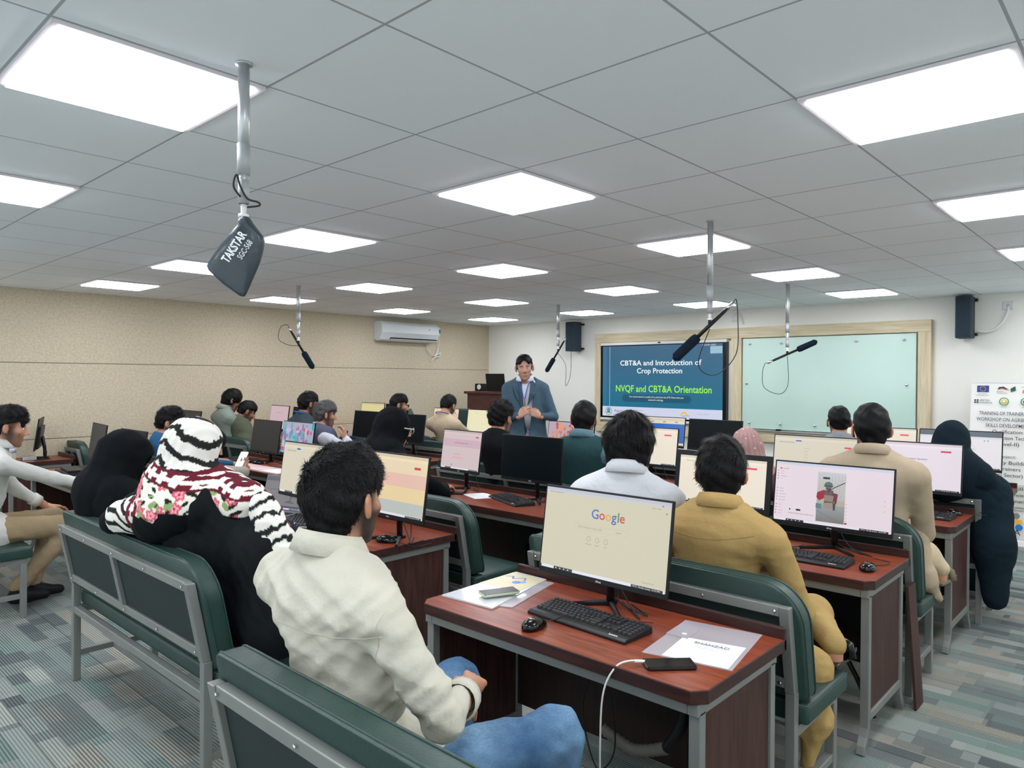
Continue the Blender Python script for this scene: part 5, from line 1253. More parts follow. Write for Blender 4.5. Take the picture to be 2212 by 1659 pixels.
# ------------------------------------------------------------------ computers
def graphics(kind, w_, h_):
    g = Gfx(.0003); U = lambda u: u*w_; V = lambda v: v*h_
    def bar(c=(40, 42, 48)):
        g.rect(0, V(.965), w_, h_, (222, 224, 232)); g.rect(U(.0), V(.965), U(.02), h_, (24, 30, 40)); g.rect(U(.13), V(.965), U(.29), h_, c); g.rect(U(.76), V(.968), U(.99), h_, c)
        for k in range(4): g.disc(U(.15+.035*k), V(.982), V(.009), (210, 220, 230), 8)
        g.text(U(.87), V(.992), V(.026), '19°C  Partly sunny  2:15 PM', (225, 228, 232), width=U(.2))
    if kind == 'search':
        bg = (205, 199, 174); g.rect(0, 0, w_, h_, bg); g.rect(0, 0, w_, V(.035), (186, 190, 206)); g.rect(0, V(.035), w_, V(.07), (200, 198, 190))
        g.text(U(.03), V(.06), V(.022), 'https://www.google.com', (110, 110, 110), 'l'); g.disc(U(.94), V(.05), V(.01), (120, 120, 130), 10); g.disc(U(.97), V(.13), V(.012), (150, 150, 150), 10)
        x = U(.40)
        for ch, c in zip('Google', ((66, 104, 190), (200, 70, 60), (220, 170, 50), (66, 104, 190), (60, 140, 80), (200, 70, 60))):
            vs = text_mesh(ch, .01)[0]; g.text(x, V(.31), V(.16), ch, c, 'l', bold=.01); x += (max(v[0] for v in vs)+.05)*V(.16)
        for q in (.44,): g.text(U(.3), V(q), V(.03), 'Search Google or type a URL', (150, 148, 140), 'l')
        g.line([(U(.27), V(.4)), (U(.7), V(.4)), (U(.7), V(.46)), (U(.27), V(.46)), (U(.27), V(.4))], .0006, (186, 182, 164)); g.text(U(.63), V(.44), V(.022), 'AI Mode', (120, 118, 112))
        for k in range(3): g.ring(U(.4+.07*k), V(.56), V(.03), .0012, (140, 138, 128)); g.text(U(.4+.07*k), V(.63), V(.02), ('Web Store', 'My site', 'Add')[k], (120, 118, 112))
        g.text(U(.9), V(.09), V(.02), 'Gmail   Images', (120, 118, 112)); g.text(U(.88), V(.93), V(.02), 'Customize Chrome', (120, 118, 112)); bar()
    elif kind == 'video':
        g.rect(0, 0, w_, h_, (226, 212, 220)); g.rect(0, 0, w_, V(.045), (200, 206, 226)); g.rect(U(.035), V(.105), U(.055), V(.125), (210, 50, 60)); g.text(U(.06), V(.125), V(.028), 'YouTube', (60, 40, 50), 'l')
        for k in range(4): g.disc(U(.022), V(.16+.045*k), V(.008), (70, 50, 60), 8); g.text(U(.045), V(.168+.045*k), V(.022), ('Home', 'Shorts', 'Subscriptions', 'You')[k], (150, 70, 90), 'l')
        for k in range(5): g.disc(U(.022), V(.46+.05*k), V(.008), (90, 70, 110), 8); g.text(U(.045), V(.468+.05*k), V(.022), ('History', 'Playlists', 'Your videos', 'Downloads', 'Liked videos')[k], (110, 90, 120), 'l')
        for k in range(4): g.disc(U(.022), V(.74+.05*k), V(.01), (190, 60, 110), 8); g.text(U(.045), V(.748+.05*k), V(.022), ('Music', 'Live', 'Gaming', 'News')[k], (160, 80, 110), 'l')
        a, b, c, d = U(.385), V(.12), U(.625), V(.945); fw_, fh_ = c-a, d-b; X = lambda q: a+q*fw_; Y = lambda q: b+q*fh_
        g.rect(a, b, c, d, (196, 198, 200), (168, 162, 152)); g.rect(a, Y(.55), c, Y(.68), (176, 168, 154)); g.rect(a, Y(.66), c, d, (150, 156, 160), (120, 118, 116))
        for k in range(9): g.line([(X(.05+.1*k), Y(.5)), (X(.1+.11*k), Y(.2)), (X(.04+.12*k), Y(.04))], .0009, (140, 136, 132)); g.line([(X(.1+.1*k), Y(.35)), (X(.2+.09*k), Y(.12))], .0006, (150, 148, 144))
        g.poly([(X(.0), Y(.52)), (X(.02), Y(.42)), (X(.25), Y(.36)), (X(.4), Y(.38)), (X(.36), Y(.5)), (X(.1), Y(.58))], (150, 30, 50))
        g.poly([(X(.3), Y(.36)), (X(.6), Y(.36)), (X(.62), Y(.6)), (X(.28), Y(.62))], (96, 84, 80)); g.poly([(X(.56), Y(.4)), (X(.76), Y(.42)), (X(.72), Y(.62)), (X(.58), Y(.56))], (110, 40, 56))
        g.disc(X(.42), Y(.31), fw_*.10, (84, 66, 62)); g.disc(X(.42), Y(.255), fw_*.15, (96, 104, 102), 20, fw_*.12); g.rect(X(.26), Y(.265), X(.58), Y(.29), (60, 64, 64)); g.poly([(X(.28), Y(.46)), (X(.62), Y(.46)), (X(.6), Y(.58)), (X(.3), Y(.58))], (140, 124, 112))
        g.poly([(X(.26), Y(.62)), (X(.62), Y(.6)), (X(.6), Y(.72)), (X(.28), Y(.72))], (150, 138, 124)); g.poly([(X(.6), Y(.6)), (X(.7), Y(.6)), (X(.68), Y(.75)), (X(.62), Y(.75))], (60, 62, 66))
        g.line([(X(.4), Y(.4)), (X(.62), Y(.3)), (X(1.0), Y(.18))], .004, (40, 44, 52)); g.rect(X(.0), Y(.64), X(.2), Y(.74), (90, 128, 130)); g.rect(X(.22), Y(.1), X(.46), Y(.14), (40, 44, 50)); g.line([(X(0), Y(.78)), (X(.9), Y(.98))], .002, (110, 114, 116))
        for k in range(6): g.ring(U(.642), V(.62+.055*k), V(.012), .0009, (150, 120, 130), 10)
        g.rect(U(.635), V(.915), U(.655), V(.94), (150, 40, 50)); g.disc(U(.16), V(.80), V(.013), (30, 30, 34), 12); g.rect(U(.215), V(.785), U(.255), V(.815), (30, 30, 34)); g.text(U(.15), V(.87), V(.028), 'Shaheed Pakistan Army soldier video', (70, 60, 70), 'l', width=U(.22))
        for k in range(3): g.disc(U(.95), V(.5+.08*k), V(.014), (206, 196, 204), 10)
        bar()
    elif kind in ('lms', 'lms_warm', 'lms_pink', 'lms_plain', 'bands'):
        bg = {'lms': (226, 216, 226), 'lms_warm': (212, 204, 184), 'lms_pink': (206, 188, 190), 'lms_plain': (232, 222, 204), 'bands': (228, 210, 176)}[kind]
        g.rect(0, 0, w_, h_, bg); g.rect(0, 0, w_, V(.05), tuple(int(c*.93) for c in bg)); g.rect(0, V(.05), w_, V(.1), tuple(min(255, int(c*1.03)) for c in bg))
        if kind == 'lms': g.text(U(.46), V(.36), V(.06), 'Learning Management System', (60, 50, 60), width=U(.42)); g.rect(U(.8), V(.14), U(.9), V(.175), (214, 46, 70)); g.rect(U(.1), V(.06), U(.17), V(.085), (60, 80, 180)); g.text(U(.5), V(.93), V(.02), 'Contact Us', (90, 90, 120))
        if kind == 'lms_warm':
            g.text(U(.16), V(.17), V(.04), 'Skills Learning Global', (80, 76, 70), width=U(.18)); g.rect(U(.27), V(.1), U(.34), V(.13), (50, 90, 170)); g.rect(U(.86), V(.2), U(.94), V(.235), (214, 50, 60))
            for k in range(6): g.text(U(.38), V(.3+.07*k), V(.025), ('Course name', 'Instructor', 'Duration', 'Enrolment', 'Start date', 'Status')[k], (130, 120, 104), 'l')
        if kind == 'lms_pink':
            g.rect(0, V(.22), w_, V(.42), (200, 170, 182)); g.text(U(.5), V(.33), V(.05), 'Learning Management System', (120, 60, 130), width=U(.36)); g.rect(U(.86), V(.12), U(.93), V(.155), (206, 60, 60)); g.text(U(.42), V(.62), V(.03), 'Skill Learning Platform', (160, 90, 110)); g.rect(U(.3), V(.68), U(.6), V(.73), (220, 170, 176)); g.disc(U(.3), V(.9), V(.025), (90, 150, 190), 14)
        if kind == 'lms_plain': g.rect(U(.78), V(.16), U(.9), V(.2), (228, 60, 84)); g.text(U(.45), V(.3), V(.03), 'Learning Management', (120, 110, 96), width=U(.3)); g.text(U(.08), V(.12), V(.03), 'Skill Learning', (70, 66, 60), 'l')
        if kind == 'bands':
            g.rect(0, V(.3), w_, V(.52), (226, 186, 170)); g.rect(0, V(.52), w_, V(.76), (228, 206, 160)); g.rect(0, V(.76), w_, V(.96), (184, 190, 186)); g.rect(U(.82), V(.17), U(.91), V(.21), (206, 60, 54))
        bar()
    elif kind == 'portal':
        g.rect(0, 0, w_, h_, (222, 212, 186)); g.rect(0, V(.05), w_, V(.11), (204, 196, 176))
        for k in range(3): g.rect(U(.3+.25*k), V(.14), U(.36+.25*k), V(.17), (120, 112, 150))
        g.rect(0, V(.22), w_, V(.9), (24, 100, 186), (34, 90, 170)); bar()
    elif kind == 'tree' or kind == 'tree_dim':
        d = 1 if kind == 'tree' else .5; q = lambda *c: tuple(int(v*d) for v in c)
        g.rect(0, 0, w_, h_, q(226, 222, 226)); g.rect(0, 0, w_, V(.14), q(92, 100, 108) if d == 1 else q(150, 150, 160)); g.rect(0, V(.14), w_, V(.2), q(214, 214, 220))
        x0 = U(.56) if d == 1 else U(.7)
        def br(x, y, a, l, n):
            x1, y1 = x+math.cos(a)*l, y-math.sin(a)*l; g.line([(x, y), (x1, y1)], .0022*(n+.4)*.5, q(60, 60, 62))
            if n > 0:
                for s_ in (-.5, .35): br(x1, y1, a+s_, l*.72, n-1)
        br(x0, V(.78), 1.4, V(.17), 4); g.poly([(x0-U(.12), V(.8)), (x0+U(.12), V(.8)), (x0+.004, V(.72))], q(150, 150, 150))
        if d == 1: g.disc(U(.8), V(.24), V(.018), (90, 160, 150), 10); g.disc(U(.84), V(.24), V(.018), (90, 160, 150), 10); g.disc(x0+U(.14), V(.7), V(.012), (40, 40, 44), 8)
        else: g.text(U(.35), V(.42), V(.04), 'Learning Management System', (40, 36, 44), width=U(.4)); g.text(U(.06), V(.72), V(.06), 'Build Skills Learn', (40, 36, 50), 'l'); g.text(U(.06), V(.8), V(.06), 'for TVET Standards', (40, 36, 50), 'l'); g.rect(U(.0), V(.9), w_, V(.95), (44, 50, 90)); g.rect(U(.84), V(.18), U(.92), V(.22), (70, 50, 56))
        bar()
    elif kind == 'autumn':
        g.rect(0, 0, w_, h_, (176, 160, 186), (190, 150, 130)); r = random.Random(3)
        for k in range(90): g.disc(U(.1+r.random()*.6), V(.05+r.random()*.7), V(.02+r.random()*.05), r.choice([(206, 110, 70), (222, 140, 90), (180, 84, 60), (214, 150, 120)]), 7); g.l -= 1 if k % 3 else 0
        for k in range(6): g.line([(U(.2+.1*k), V(.95)), (U(.22+.09*k), V(.3))], .003, (110, 70, 60))
        g.poly([(U(0), V(.55)), (U(.2), V(.6)), (U(.3), V(.85)), (U(.1), V(.96)), (U(0), V(.96))], (50, 62, 90))
    elif kind == 'swirl':
        g.rect(0, 0, w_, h_, (168, 164, 186), (140, 170, 190)); r = random.Random(8)
        for k in range(70): cx, cy = r.random(), r.random(); g.disc(U(cx), V(cy*.92+.04), V(.03+r.random()*.06), r.choice([(40, 160, 172), (60, 176, 186), (150, 110, 160), (190, 180, 200), (190, 80, 110), (90, 140, 180)]), 9, V(.02+r.random()*.12)); g.l -= 1 if k % 4 else 0
    elif kind == 'pale': g.rect(0, 0, w_, h_, (214, 204, 148)); g.rect(0, 0, w_, V(.08), (196, 190, 150)); bar()
    elif kind == 'pinkpage': g.rect(0, 0, w_, h_, (200, 172, 182)); g.text(U(.5), V(.3), V(.035), 'Learning Management System', (130, 100, 120), width=U(.4)); g.text(U(.4), V(.52), V(.025), 'Sign in', (130, 100, 120)); bar()
    elif kind == 'form': g.rect(0, 0, w_, h_, (226, 206, 182)); g.rect(0, V(.2), w_, V(.5), (222, 186, 172)); g.text(U(.2), V(.34), V(.03), 'Registered Students', (110, 80, 80), 'l'); g.rect(U(.5), V(.1), U(.6), V(.14), (120, 110, 110)); g.rect(U(.8), V(.15), U(.9), V(.19), (120, 110, 110)); bar()
    elif kind == 'note': g.rect(0, 0, w_, h_, (232, 226, 190)); g.text(U(.3), V(.12), V(.035), 'Course Home', (120, 116, 80)); g.text(U(.55), V(.6), V(.03), 'Your current unit', (140, 132, 90)); bar()
    return g
def monitor(x, y, label, kind=None, yaw=0, zt=1.2, W=.57, H=.335, z0=.7505, bez=.008, chin=.022, off=None, logo='alhua', group='desktop monitors', cables=True, tilt=8):
    t = thing('monitor', label, 'monitor', (x, y, z0), R(yaw), group)
    zt -= z0; zb = zt-H; y0 = -.028; TR = (R(-tilt), 0, 0)
    b = MB(); b.box((-W/2, 0, 0), (W/2, .012, H)); b.box((-W/2+.04, .012, .02), (W/2-.04, .035, H*.75)); b.build('monitor_case', M_black, t, bev=.003, loc=(0, y0, zb), rot=TR)
    sw, sh = W-2*bez, H-bez-chin; ct, st_ = math.cos(R(tilt)), math.sin(R(tilt))
    def on(z_, d=-.0008): return (0, y0+z_*st_+d*ct, zb+z_*ct-d*st_)
    if kind:
        q = on(H-bez); graphics(kind, sw, sh).build('screen', t, (-W/2+bez, q[1], q[2]), rot=TR)
    else: MB().box((-sw/2, -.0012, chin), (sw/2, .001, H-bez)).build('screen', off or M_off, t, loc=(0, y0, zb), rot=TR)
    g = Gfx(); g.text(0, 0, .012, logo, (190, 194, 198), bold=.02); g.build('maker_mark', t, on(chin*.28), M_print, rot=TR)
    MB().tube([(0, .03, zb+H*.4), (0, .05, zb+.02), (0, .055, .012)], [.018, .016, .016], 8).build('stand_neck', M_black, t, True)
    f = MB()
    for sx in (-1, 1): f.tube([(0, .055, .012), (sx*.13, -.07, .006)], [.011, .007], 6)
    f.tube([(0, .055, .012), (0, .09, .008)], .011, 6); f.build('stand_foot', M_black, t)
    if cables:
        r = random.Random(int(x*91+y*17)); b = MB()
        for k in range(2):
            q = r.uniform(-.06, .1); b = MB().tube(spline([(q, .04, zb+.03), (q+.02, .07, zb-.03), (q+r.uniform(.03, .1), .05, .02), (q+r.uniform(.08, .2), .0+r.uniform(-.03, .06), .006), (q+r.uniform(.0, .1), .11, .005)]), .003, 6); b.build('signal_cable', M_cable, t, True)
    return t
mons = [
 (-.06, 1.07, 'nearest monitor, showing a search engine home page on cream', 'search', 0, 1.192, .585, .345),
 (.245, 2.63, 'monitor showing a video page with a soldier aiming a rifle', 'video', 0, 1.192, .59, .335),
 (-.355, 2.63, 'thick-bezelled monitor half hidden by the mustard man\'s head', 'lms_plain', 0, 1.205, .58, .325),
 (.23, 4.18, 'monitor reading Learning Management System right of the beige jacket man', 'lms', 0, 1.21, .61, .335),
 (-.40, 4.18, 'wide cream monitor with red button left of the beige jacket man', 'lms_warm', 0, 1.21, .6, .335),
 (.225, 5.72, 'monitor with a bare tree drawing behind the dark robed woman', 'tree', 0, 1.21, .6, .33),
 (-.38, 5.72, 'far monitor just right of the cropped haired man', 'lms_plain', 0, 1.205, .58, .33),
 (-1.79, 2.66, 'large switched-off black monitor in the centre of the room', None, 0, 1.212, .56, .325),
 (-2.52, 2.66, 'pinkish monitor with a login form left of the black T-shirt man', 'lms_pink', -4, 1.215, .47, .325),
 (-1.80, 4.18, 'cream monitor with red button right of the long haired man', 'lms_plain', 0, 1.205, .58, .335),
 (-2.66, 4.2, 'monitor with orange autumn trees beside the presenter', 'autumn', 0, 1.21, .55, .33),
 (-2.60, 5.72, 'monitor with a blue page in front of the wall display', 'portal', 0, 1.205, .60, .33),
 (-1.96, 5.72, 'black switched-off monitor below the glass board\'s left edge', None, 0, 1.2, .60, .33),
 (-2.36, 1.22, 'cream monitor behind the open laptop with the tree picture', 'lms_warm', 0, 1.215, .585, .34),
 (-1.53, 1.22, 'monitor with banded page behind the nearest man\'s head', 'bands', 0, 1.218, .57, .345),
 (-5.55, 1.06, 'dark grey off monitor behind the small dark laptop', None, -6, 1.19, .54, .33),
 (-4.72, 1.05, 'off monitor peeking out above the black headscarf', None, 0, 1.18, .56, .33),
 (-7.12, 1.0, 'monitor seen edge-on beside the left man\'s face', None, -19, 1.18, .5, .33),
 (-5.22, 2.5, 'grey off monitor in front of the bending olive shirt man', None, 0, 1.18, .55, .335),
 (-4.62, 2.5, 'monitor with a turquoise and violet swirl wallpaper', 'swirl', 0, 1.19, .56, .33),
 (-6.92, 2.45, 'dark off monitor right of the blue T-shirt man\'s head', None, 0, 1.22, .6, .34),
 (-7.02, 3.66, 'monitor with a pale pink page near the left wall', 'pinkpage', 0, 1.245, .46, .33),
 (-6.47, 3.66, 'black monitor immediately left of the blue lanyard man', None, 0, 1.24, .45, .33),
 (-5.45, 3.9, 'black off monitor just left of the glasses woman\'s headscarf', None, 0, 1.22, .52, .33),
 (-4.66, 3.9, 'black off monitor just right of the glasses woman\'s headscarf', None, 0, 1.215, .50, .33),
 (-7.0, 5.12, 'monitor with a plain pale yellow page by the left wall', 'pale', 0, 1.25, .55, .33),
 (-6.42, 5.1, 'dark monitor left of the moustached profile man', None, 0, 1.245, .5, .33),
 (-5.62, 5.3, 'monitor with a peach form in front of the cream T-shirt man', 'form', 0, 1.21, .50, .33),
 (-5.05, 5.42, 'monitor with a pale yellow note left of the curly haired man', 'note', 0, 1.205, .56, .33)]
for x, y, lab, kd, yw, zt, W, H in mons:
    off = M_off_refl if ('grey off' in lab or 'dark off' in lab) else M_off
    bz, ch = (.03, .036) if 'thick' in lab else (.008, .022)
    monitor(x, y, lab, kd, yw, zt, W, H, off=off, bez=bz, chin=ch, tilt=3 if 'centre' in lab else 8)

# keyboards and mice
def keyboard(label, x, y, rz=0, z=.7508):
    t = thing('keyboard', label, 'keyboard', (x, y, z), R(rz), 'wired keyboards')
    b = MB(); b.prism([(-.08, 0), (-.08, .008), (-.066, .014), (.075, .024), (.078, 0)], 'x', -.222, .222); b.build('key_deck', M_black, t, bev=.003)
    k = MB()
    def key(cx, cy, w_, d_=.0155):
        zz = .0145+(cy+.066)/.141*.01; q = .0018
        vs = [(cx-w_/2, cy-d_/2, zz-.002), (cx+w_/2, cy-d_/2, zz-.002), (cx+w_/2, cy+d_/2, zz-.001), (cx-w_/2, cy+d_/2, zz-.001), (cx-w_/2+q, cy-d_/2+q, zz+.006), (cx+w_/2-q, cy-d_/2+q, zz+.006), (cx+w_/2-q, cy+d_/2-q, zz+.007), (cx-w_/2+q, cy+d_/2-q, zz+.007)]
        k.add(vs, [(4, 5, 6, 7), (0, 1, 5, 4), (1, 2, 6, 5), (2, 3, 7, 6), (3, 0, 4, 7)])
    p_ = .0187
    for r_, cy in enumerate((.062, .040, .0215, .003, -.0155, -.034)):
        x_ = -.212
        if r_ == 5: ws_ = [1.3, 1.2, 1.2, 6.1, 1.2, 1.2, 1.2, 1.6]
        elif r_ == 0: ws_ = [1]*15
        else: ws_ = [[1]*13+[2], [1.5]+[1]*12+[1.5], [1.8]+[1]*11+[2.2], [2.3]+[1]*10+[2.7]][r_-1]
        for w_ in ws_:
            key(x_+w_*p_/2, cy, w_*p_-.0022); x_ += w_*p_
        if r_ < 3: [key(.083+p_*i, cy, .0165) for i in range(3)]
        if r_ == 4: key(.083+p_, cy, .0165)
        if r_ == 5: [key(.083+p_*i, cy, .0165) for i in range(3)]
        [key(.150+p_*i, cy, .0165) for i in range(4)]
    kk = k.build('keys', M_key, t)
    g = Gfx(.0002); g.text(0, 0, .012, 'Lenovo', (225, 228, 230), bold=.01); g.build('maker_mark', t, (.165, -.0705, .0145), M_print, rot=(R(-66), 0, 0))
    return t
def mouse(label, x, y, rz=0, cable=None, z=.7508):
    t = thing('computer_mouse', label, 'mouse', (x, y, z), R(rz), 'wired mice')
    a, b = sdf([('e', (0, -.012, .008), (.034, .046, .028), None), ('e', (0, .024, .006), (.030, .037, .021), None)], .003, .02, cuts=[lambda X, Y, Z: .0-Z]); mesh_np('shell', a, b, M_gloss, t)
    MB().tube([(0, .03, .022), (0, .03, .0275)], .004, 8).build('scroll_wheel', M_black, t)
    g = Gfx(); g.text(0, 0, .009, 'Lenovo', (215, 218, 220)); g.build('maker_mark', t, (0, -.02, .037), M_print, rot=(R(-80), 0, 0))
    cable = cable or [(0, .057, .008), (.01, .09, .004), (.05, .14, .003), (.06, .2, .003), (-.02, .24, .003)]
    MB().tube(spline(cable), .0017, 6).build('mouse_cable', M_cable, t, True)
    return t
keyboard('nearest black keyboard, on the desk of the search page monitor', -.005, .905, -3)
keyboard('black keyboard in front of the soldier video monitor', .20, 2.36, 0)
keyboard('black keyboard in front of the Learning Management System screen', .30, 4.0, -2)
keyboard('black keyboard on the desk with the open tree picture laptop', -2.28, 1.11, -38)
keyboard('black keyboard below the centre switched-off monitor', -1.90, 2.56, -22)
keyboard('black keyboard in front of the glasses woman\'s hand', -2.98, 2.52, -6)
keyboard('black keyboard right of the long haired man', -1.72, 3.92, 0)
keyboard('brown-lit keyboard on the papers of the far left desk', -5.5, 2.4, 4)
keyboard('keyboard at the end of the desk where the left man\'s hand rests', -4.62, .8, 0)
keyboard('far keyboard under the swirl wallpaper monitor\'s left neighbour desk', -6.9, 3.48, 0)
keyboard('keyboard behind the glasses woman, before the black monitor', -4.75, 3.62, 0)
mouse('glossy black mouse left of the nearest keyboard', -.11, .735, 8, [(0, .057, .008), (.02, .085, .006), (.1, .14, .036), (.25, .17, .03), (.33, .26, .01)])
mouse('glossy black mouse right of the soldier video keyboard', .50, 2.36, 6)
mouse('glossy black mouse under the mustard man\'s right shoulder', -.12, 2.56, -70)
mouse('mouse right of the Learning Management System keyboard', .49, 4.17, -30)
mouse('black mouse at the right end of the desk behind the nearest man', -1.52, 1.18, -60)
mouse('black mouse beside the open tree picture laptop', -2.47, 1.05, -60)
mouse('black mouse to the right of the long haired man\'s shoulder', -1.42, 3.86, 20)
mouse('black mouse on the papers of the far left desk', -5.15, 2.38, -60)
mouse('black mouse under the glasses woman\'s hand', -2.60, 2.56, -10)
mouse('black mouse on the small desk beside the silver mini computer', -7.14, .92, 60)
mouse('far black mouse under the pale pink monitor', -6.62, 3.5, 20)
mouse('black mouse right of the glasses woman\'s headscarf', -4.3, 3.55, -50)

# laptops
def laptop(label, x, y, rz, kind=None, lid=105, W=.34, D=.235, lidcol=None, z=.7508, base=M_grey):
    t = thing('laptop', label, 'laptop', (x, y, z), R(rz))
    MB().box((-W/2, -D/2, 0), (W/2, D/2, .016)).build('laptop_base', base, t, bev=.003)
    k = MB()
    for r_ in range(5):
        for c in range(14): cx = -W/2+.03+c*(W-.06)/13.; cy = D/2-.04-r_*.019; k.box((cx-.008, cy-.008, .016), (cx+.008, cy+.008, .0175))
    k.build('keys', M_key, t)
    M = Matrix.Translation((0, D/2, .012)) @ Matrix.Rotation(R(-(lid-90)), 4, 'X')
    l = MB().box((-W/2, 0, 0), (W/2, .006, .225)).build('laptop_lid', lidcol or base, t, bev=.002); l.matrix_local = M
    if kind: g = graphics(kind, W-.012, .205); o = g.build('screen', l, (-W/2+.006, -.0008, .219))
    else: MB().box((-W/2+.006, -.001, .012), (W/2-.006, .001, .219)).build('screen', M_off, l)
    g = Gfx(); g.ring(0, 0, .014, .002, (180, 190, 200)); g.text(0, .006, .018, 'hp', (180, 190, 200)); g.build('maker_mark', l, (0, .0068, .12), M_print, rot=(0, 0, PI))
    return t
laptop('grey laptop with a dim tree picture open on the desk of the zigzag scarf woman', -2.62, 1.09, 16, 'tree_dim', 108)
laptop('small dark laptop open on papers before the black headscarf woman', -5.27, .84, -6, None, 108, base=M_black, z=.822)
laptop('laptop turned away showing a dark blue lid near the water bottle', -4.82, 3.52, 168, 'lms_pink', 105, W=.38, lidcol=mat('navy_lid', (42, 62, 92), .4, .1, .03), base=M_black)

# bottle
def bottle(label, x, y, z=.7508, capc=(40, 44, 130), s=1.):
    t = thing('water_bottle', label, 'bottle', (x, y, z))
    M, nt, b = newmat('clear_plastic') if 'clear_plastic' not in bpy.data.materials else (bpy.data.materials['clear_plastic'], None, None)
    if b: b.inputs['Transmission Weight'].default_value = .85; b.inputs['Roughness'].default_value = .08; b.inputs['IOR'].default_value = 1.2; b.inputs['Base Color'].default_value = (.85, .9, .92, 1)
    pr = [(.030, 0), (.033, .01), (.031, .03), (.033, .045), (.031, .06), (.033, .075), (.033, .13), (.031, .15), (.02, .19), (.013, .2), (.013, .215)]
    MB().lathe([(r*s, zz*s) for r, zz in pr], 20).build('bottle_body', M, t, True)
    MB().lathe([(.015*s, .212*s), (.015*s, .232*s), (.012*s, .236*s)], 16).build('cap', mat('cap_%d' % capc[2], capc, .4), t)
    MB().lathe([(.0335*s, .08*s), (.0335*s, .125*s)], 20).build('label_band', mat('bottle_label', (186, 190, 206), .5), t, True)
bottle('clear water bottle with a blue cap beside the blue laptop lid', -5.3, 3.52, s=1.12)
bottle('clear plastic bottle half hidden by the left man\'s chin', -7.02, .74, capc=(120, 170, 150), s=1.1)

# phones, papers, folders
def phone(label, x, y, z, rz, case=(20, 20, 22), tilt=(0, 0), scr=None):
    t = thing('smartphone', label, 'phone', (x, y, z), R(rz)); t.rotation_euler = (tilt[0], tilt[1], R(rz))
    cm = mat('phone_%d_%d_%d' % case, case, .3, .1, .03)
    b = MB(); c = .008; w_, l_ = .037, .077
    b.prism([(-w_+c, -l_), (w_-c, -l_), (w_, -l_+c), (w_, l_-c), (w_-c, l_), (-w_+c, l_), (-w_, l_-c), (-w_, -l_+c)], 'z', 0, .0105); b.build('phone_case', cm, t, bev=.0035, segs=3)
    MB().box((-w_+.003, -l_+.003, .0095), (w_-.003, l_-.003, .0112)).build('screen', scr or M_glass, t)
    return t
phone('phone in a pale green case lying on a plastic sleeve at the near desk', -.44, .905, .764, -24, (176, 190, 162))
phone('black phone charging at the front edge of the nearest desk', .405, .765, .7508, 42-90+4)
t = thing('charging_cable', 'white cable running from the black phone down off the nearest desk', 'cable', (.33, .71, .756))
MB().tube(spline([(.012, .012, .004), (-.02, -.02, .006), (-.045, -.055, -.01), (-.07, -.08, -.08), (-.085, -.075, -.22), (-.09, -.06, -.45), (-.08, -.02, -.74)]), .003, 8).build('cable', M_white, t, True)
MB().tube([(.014, .014, .004), (-.008, -.008, .0055)], .005, 8).build('plug', M_white, t)
phone('black phone beside the glasses woman\'s hand', -2.42, 2.50, .7508, -55)
phone('silver phone at the desk edge right of the white notebook', -1.95, 1.03, .7508, -60, (150, 152, 158))
phone('lit phone held by the person behind the zigzag headscarf', -4.37, 1.82, .90, 30, (210, 214, 220), (R(50), 0), emis('phone_lit', (220, 224, 232), .9))
def sheet(name, label, cat, pts, z, th, m, extra=None, group=None, rot=0):
    t = thing(name, label, cat, (pts[0][0], pts[0][1], z), 0, group)
    q = [(p[0]-pts[0][0], p[1]-pts[0][1]) for p in pts]
    MB().prism(q, 'z', 0, th).build('sheet', m, t); return t
def clear():
    M, nt, b = newmat('frosted_plastic'); b.inputs['Base Color'].default_value = lin((214, 208, 214)); b.inputs['Roughness'].default_value = .2; b.inputs['Alpha'].default_value = .5; b.inputs['Coat Weight'].default_value = .6; return M
M_clear = clear()
t = sheet('plastic_folder', 'clear plastic button folder with a printed page at the right end of the nearest desk', 'folder', [(.285, .80), (.56, .86), (.50, 1.215), (.235, 1.17)], .7508, .0015, M_paper if 0 else M_clear)
MB().prism([(.06, .02), (.262, .062), (.228, .26), (.03, .21)], 'z', .0017, .0022).build('printed_page', M_paper, t)
MB().prism([(-.045, .365), (.04, .30), (.05, .20), (-.03, .2)], 'z', .0023, .003).build('flap', M_clear, t)
MB().lathe([(.009, .002), (.009, .0045)], 14, c=(.02, .235, 0)).build('snap_button', M_white, t)
g = Gfx(.0002); g.text(0, 0, .028, 'SHAHZAD', (128, 128, 138), bold=.01, width=.115); g.text(0, .02, .009, 'Textile Industries  Contact', (170, 170, 176)); g.text(0, .034, .009, 'Mansehra Pakistan', (170, 170, 176)); g.text(0, .07, .008, 'Name ______________', (170, 170, 176)); g.build('lettering', t, (.14, .19, .0034), M_print, rot=(R(-90), 0, R(10)))
t = sheet('plastic_sleeve', 'glossy plastic sleeve with a map leaflet at the left end of the nearest desk', 'sleeve', [(-.61, .755), (-.35, .775), (-.45, 1.21), (-.625, 1.21)], .7508, .006, mat('sleeve_film', (214, 216, 222), .12, 0, .03, 5, .3, 14, coat=.7))
MB().prism([(-.01, .22), (.19, .24), (.165, .44), (-.015, .44)], 'z', .0062, .0066).build('leaflet', mat('leaflet', (206, 196, 158), .3), t)
g = Gfx(.0002); g.line([(0, 0), (.03, -.02), (.05, .01), (.09, -.03), (.11, .0)], .008, (90, 110, 180)); g.disc(.1, .04, .02, (100, 130, 200), 10); g.disc(.12, .02, .013, (120, 150, 210), 9); g.build('leaflet_print', t, (.0, .37, .0069), M_print, rot=(R(-90), 0, 0))
sheet('plastic_sleeve', 'crumpled clear sleeve under the map leaflet sleeve', 'sleeve', [(-.44, .78), (-.31, .84), (-.40, 1.20), (-.50, 1.18)], .7508, .003, M_clear)
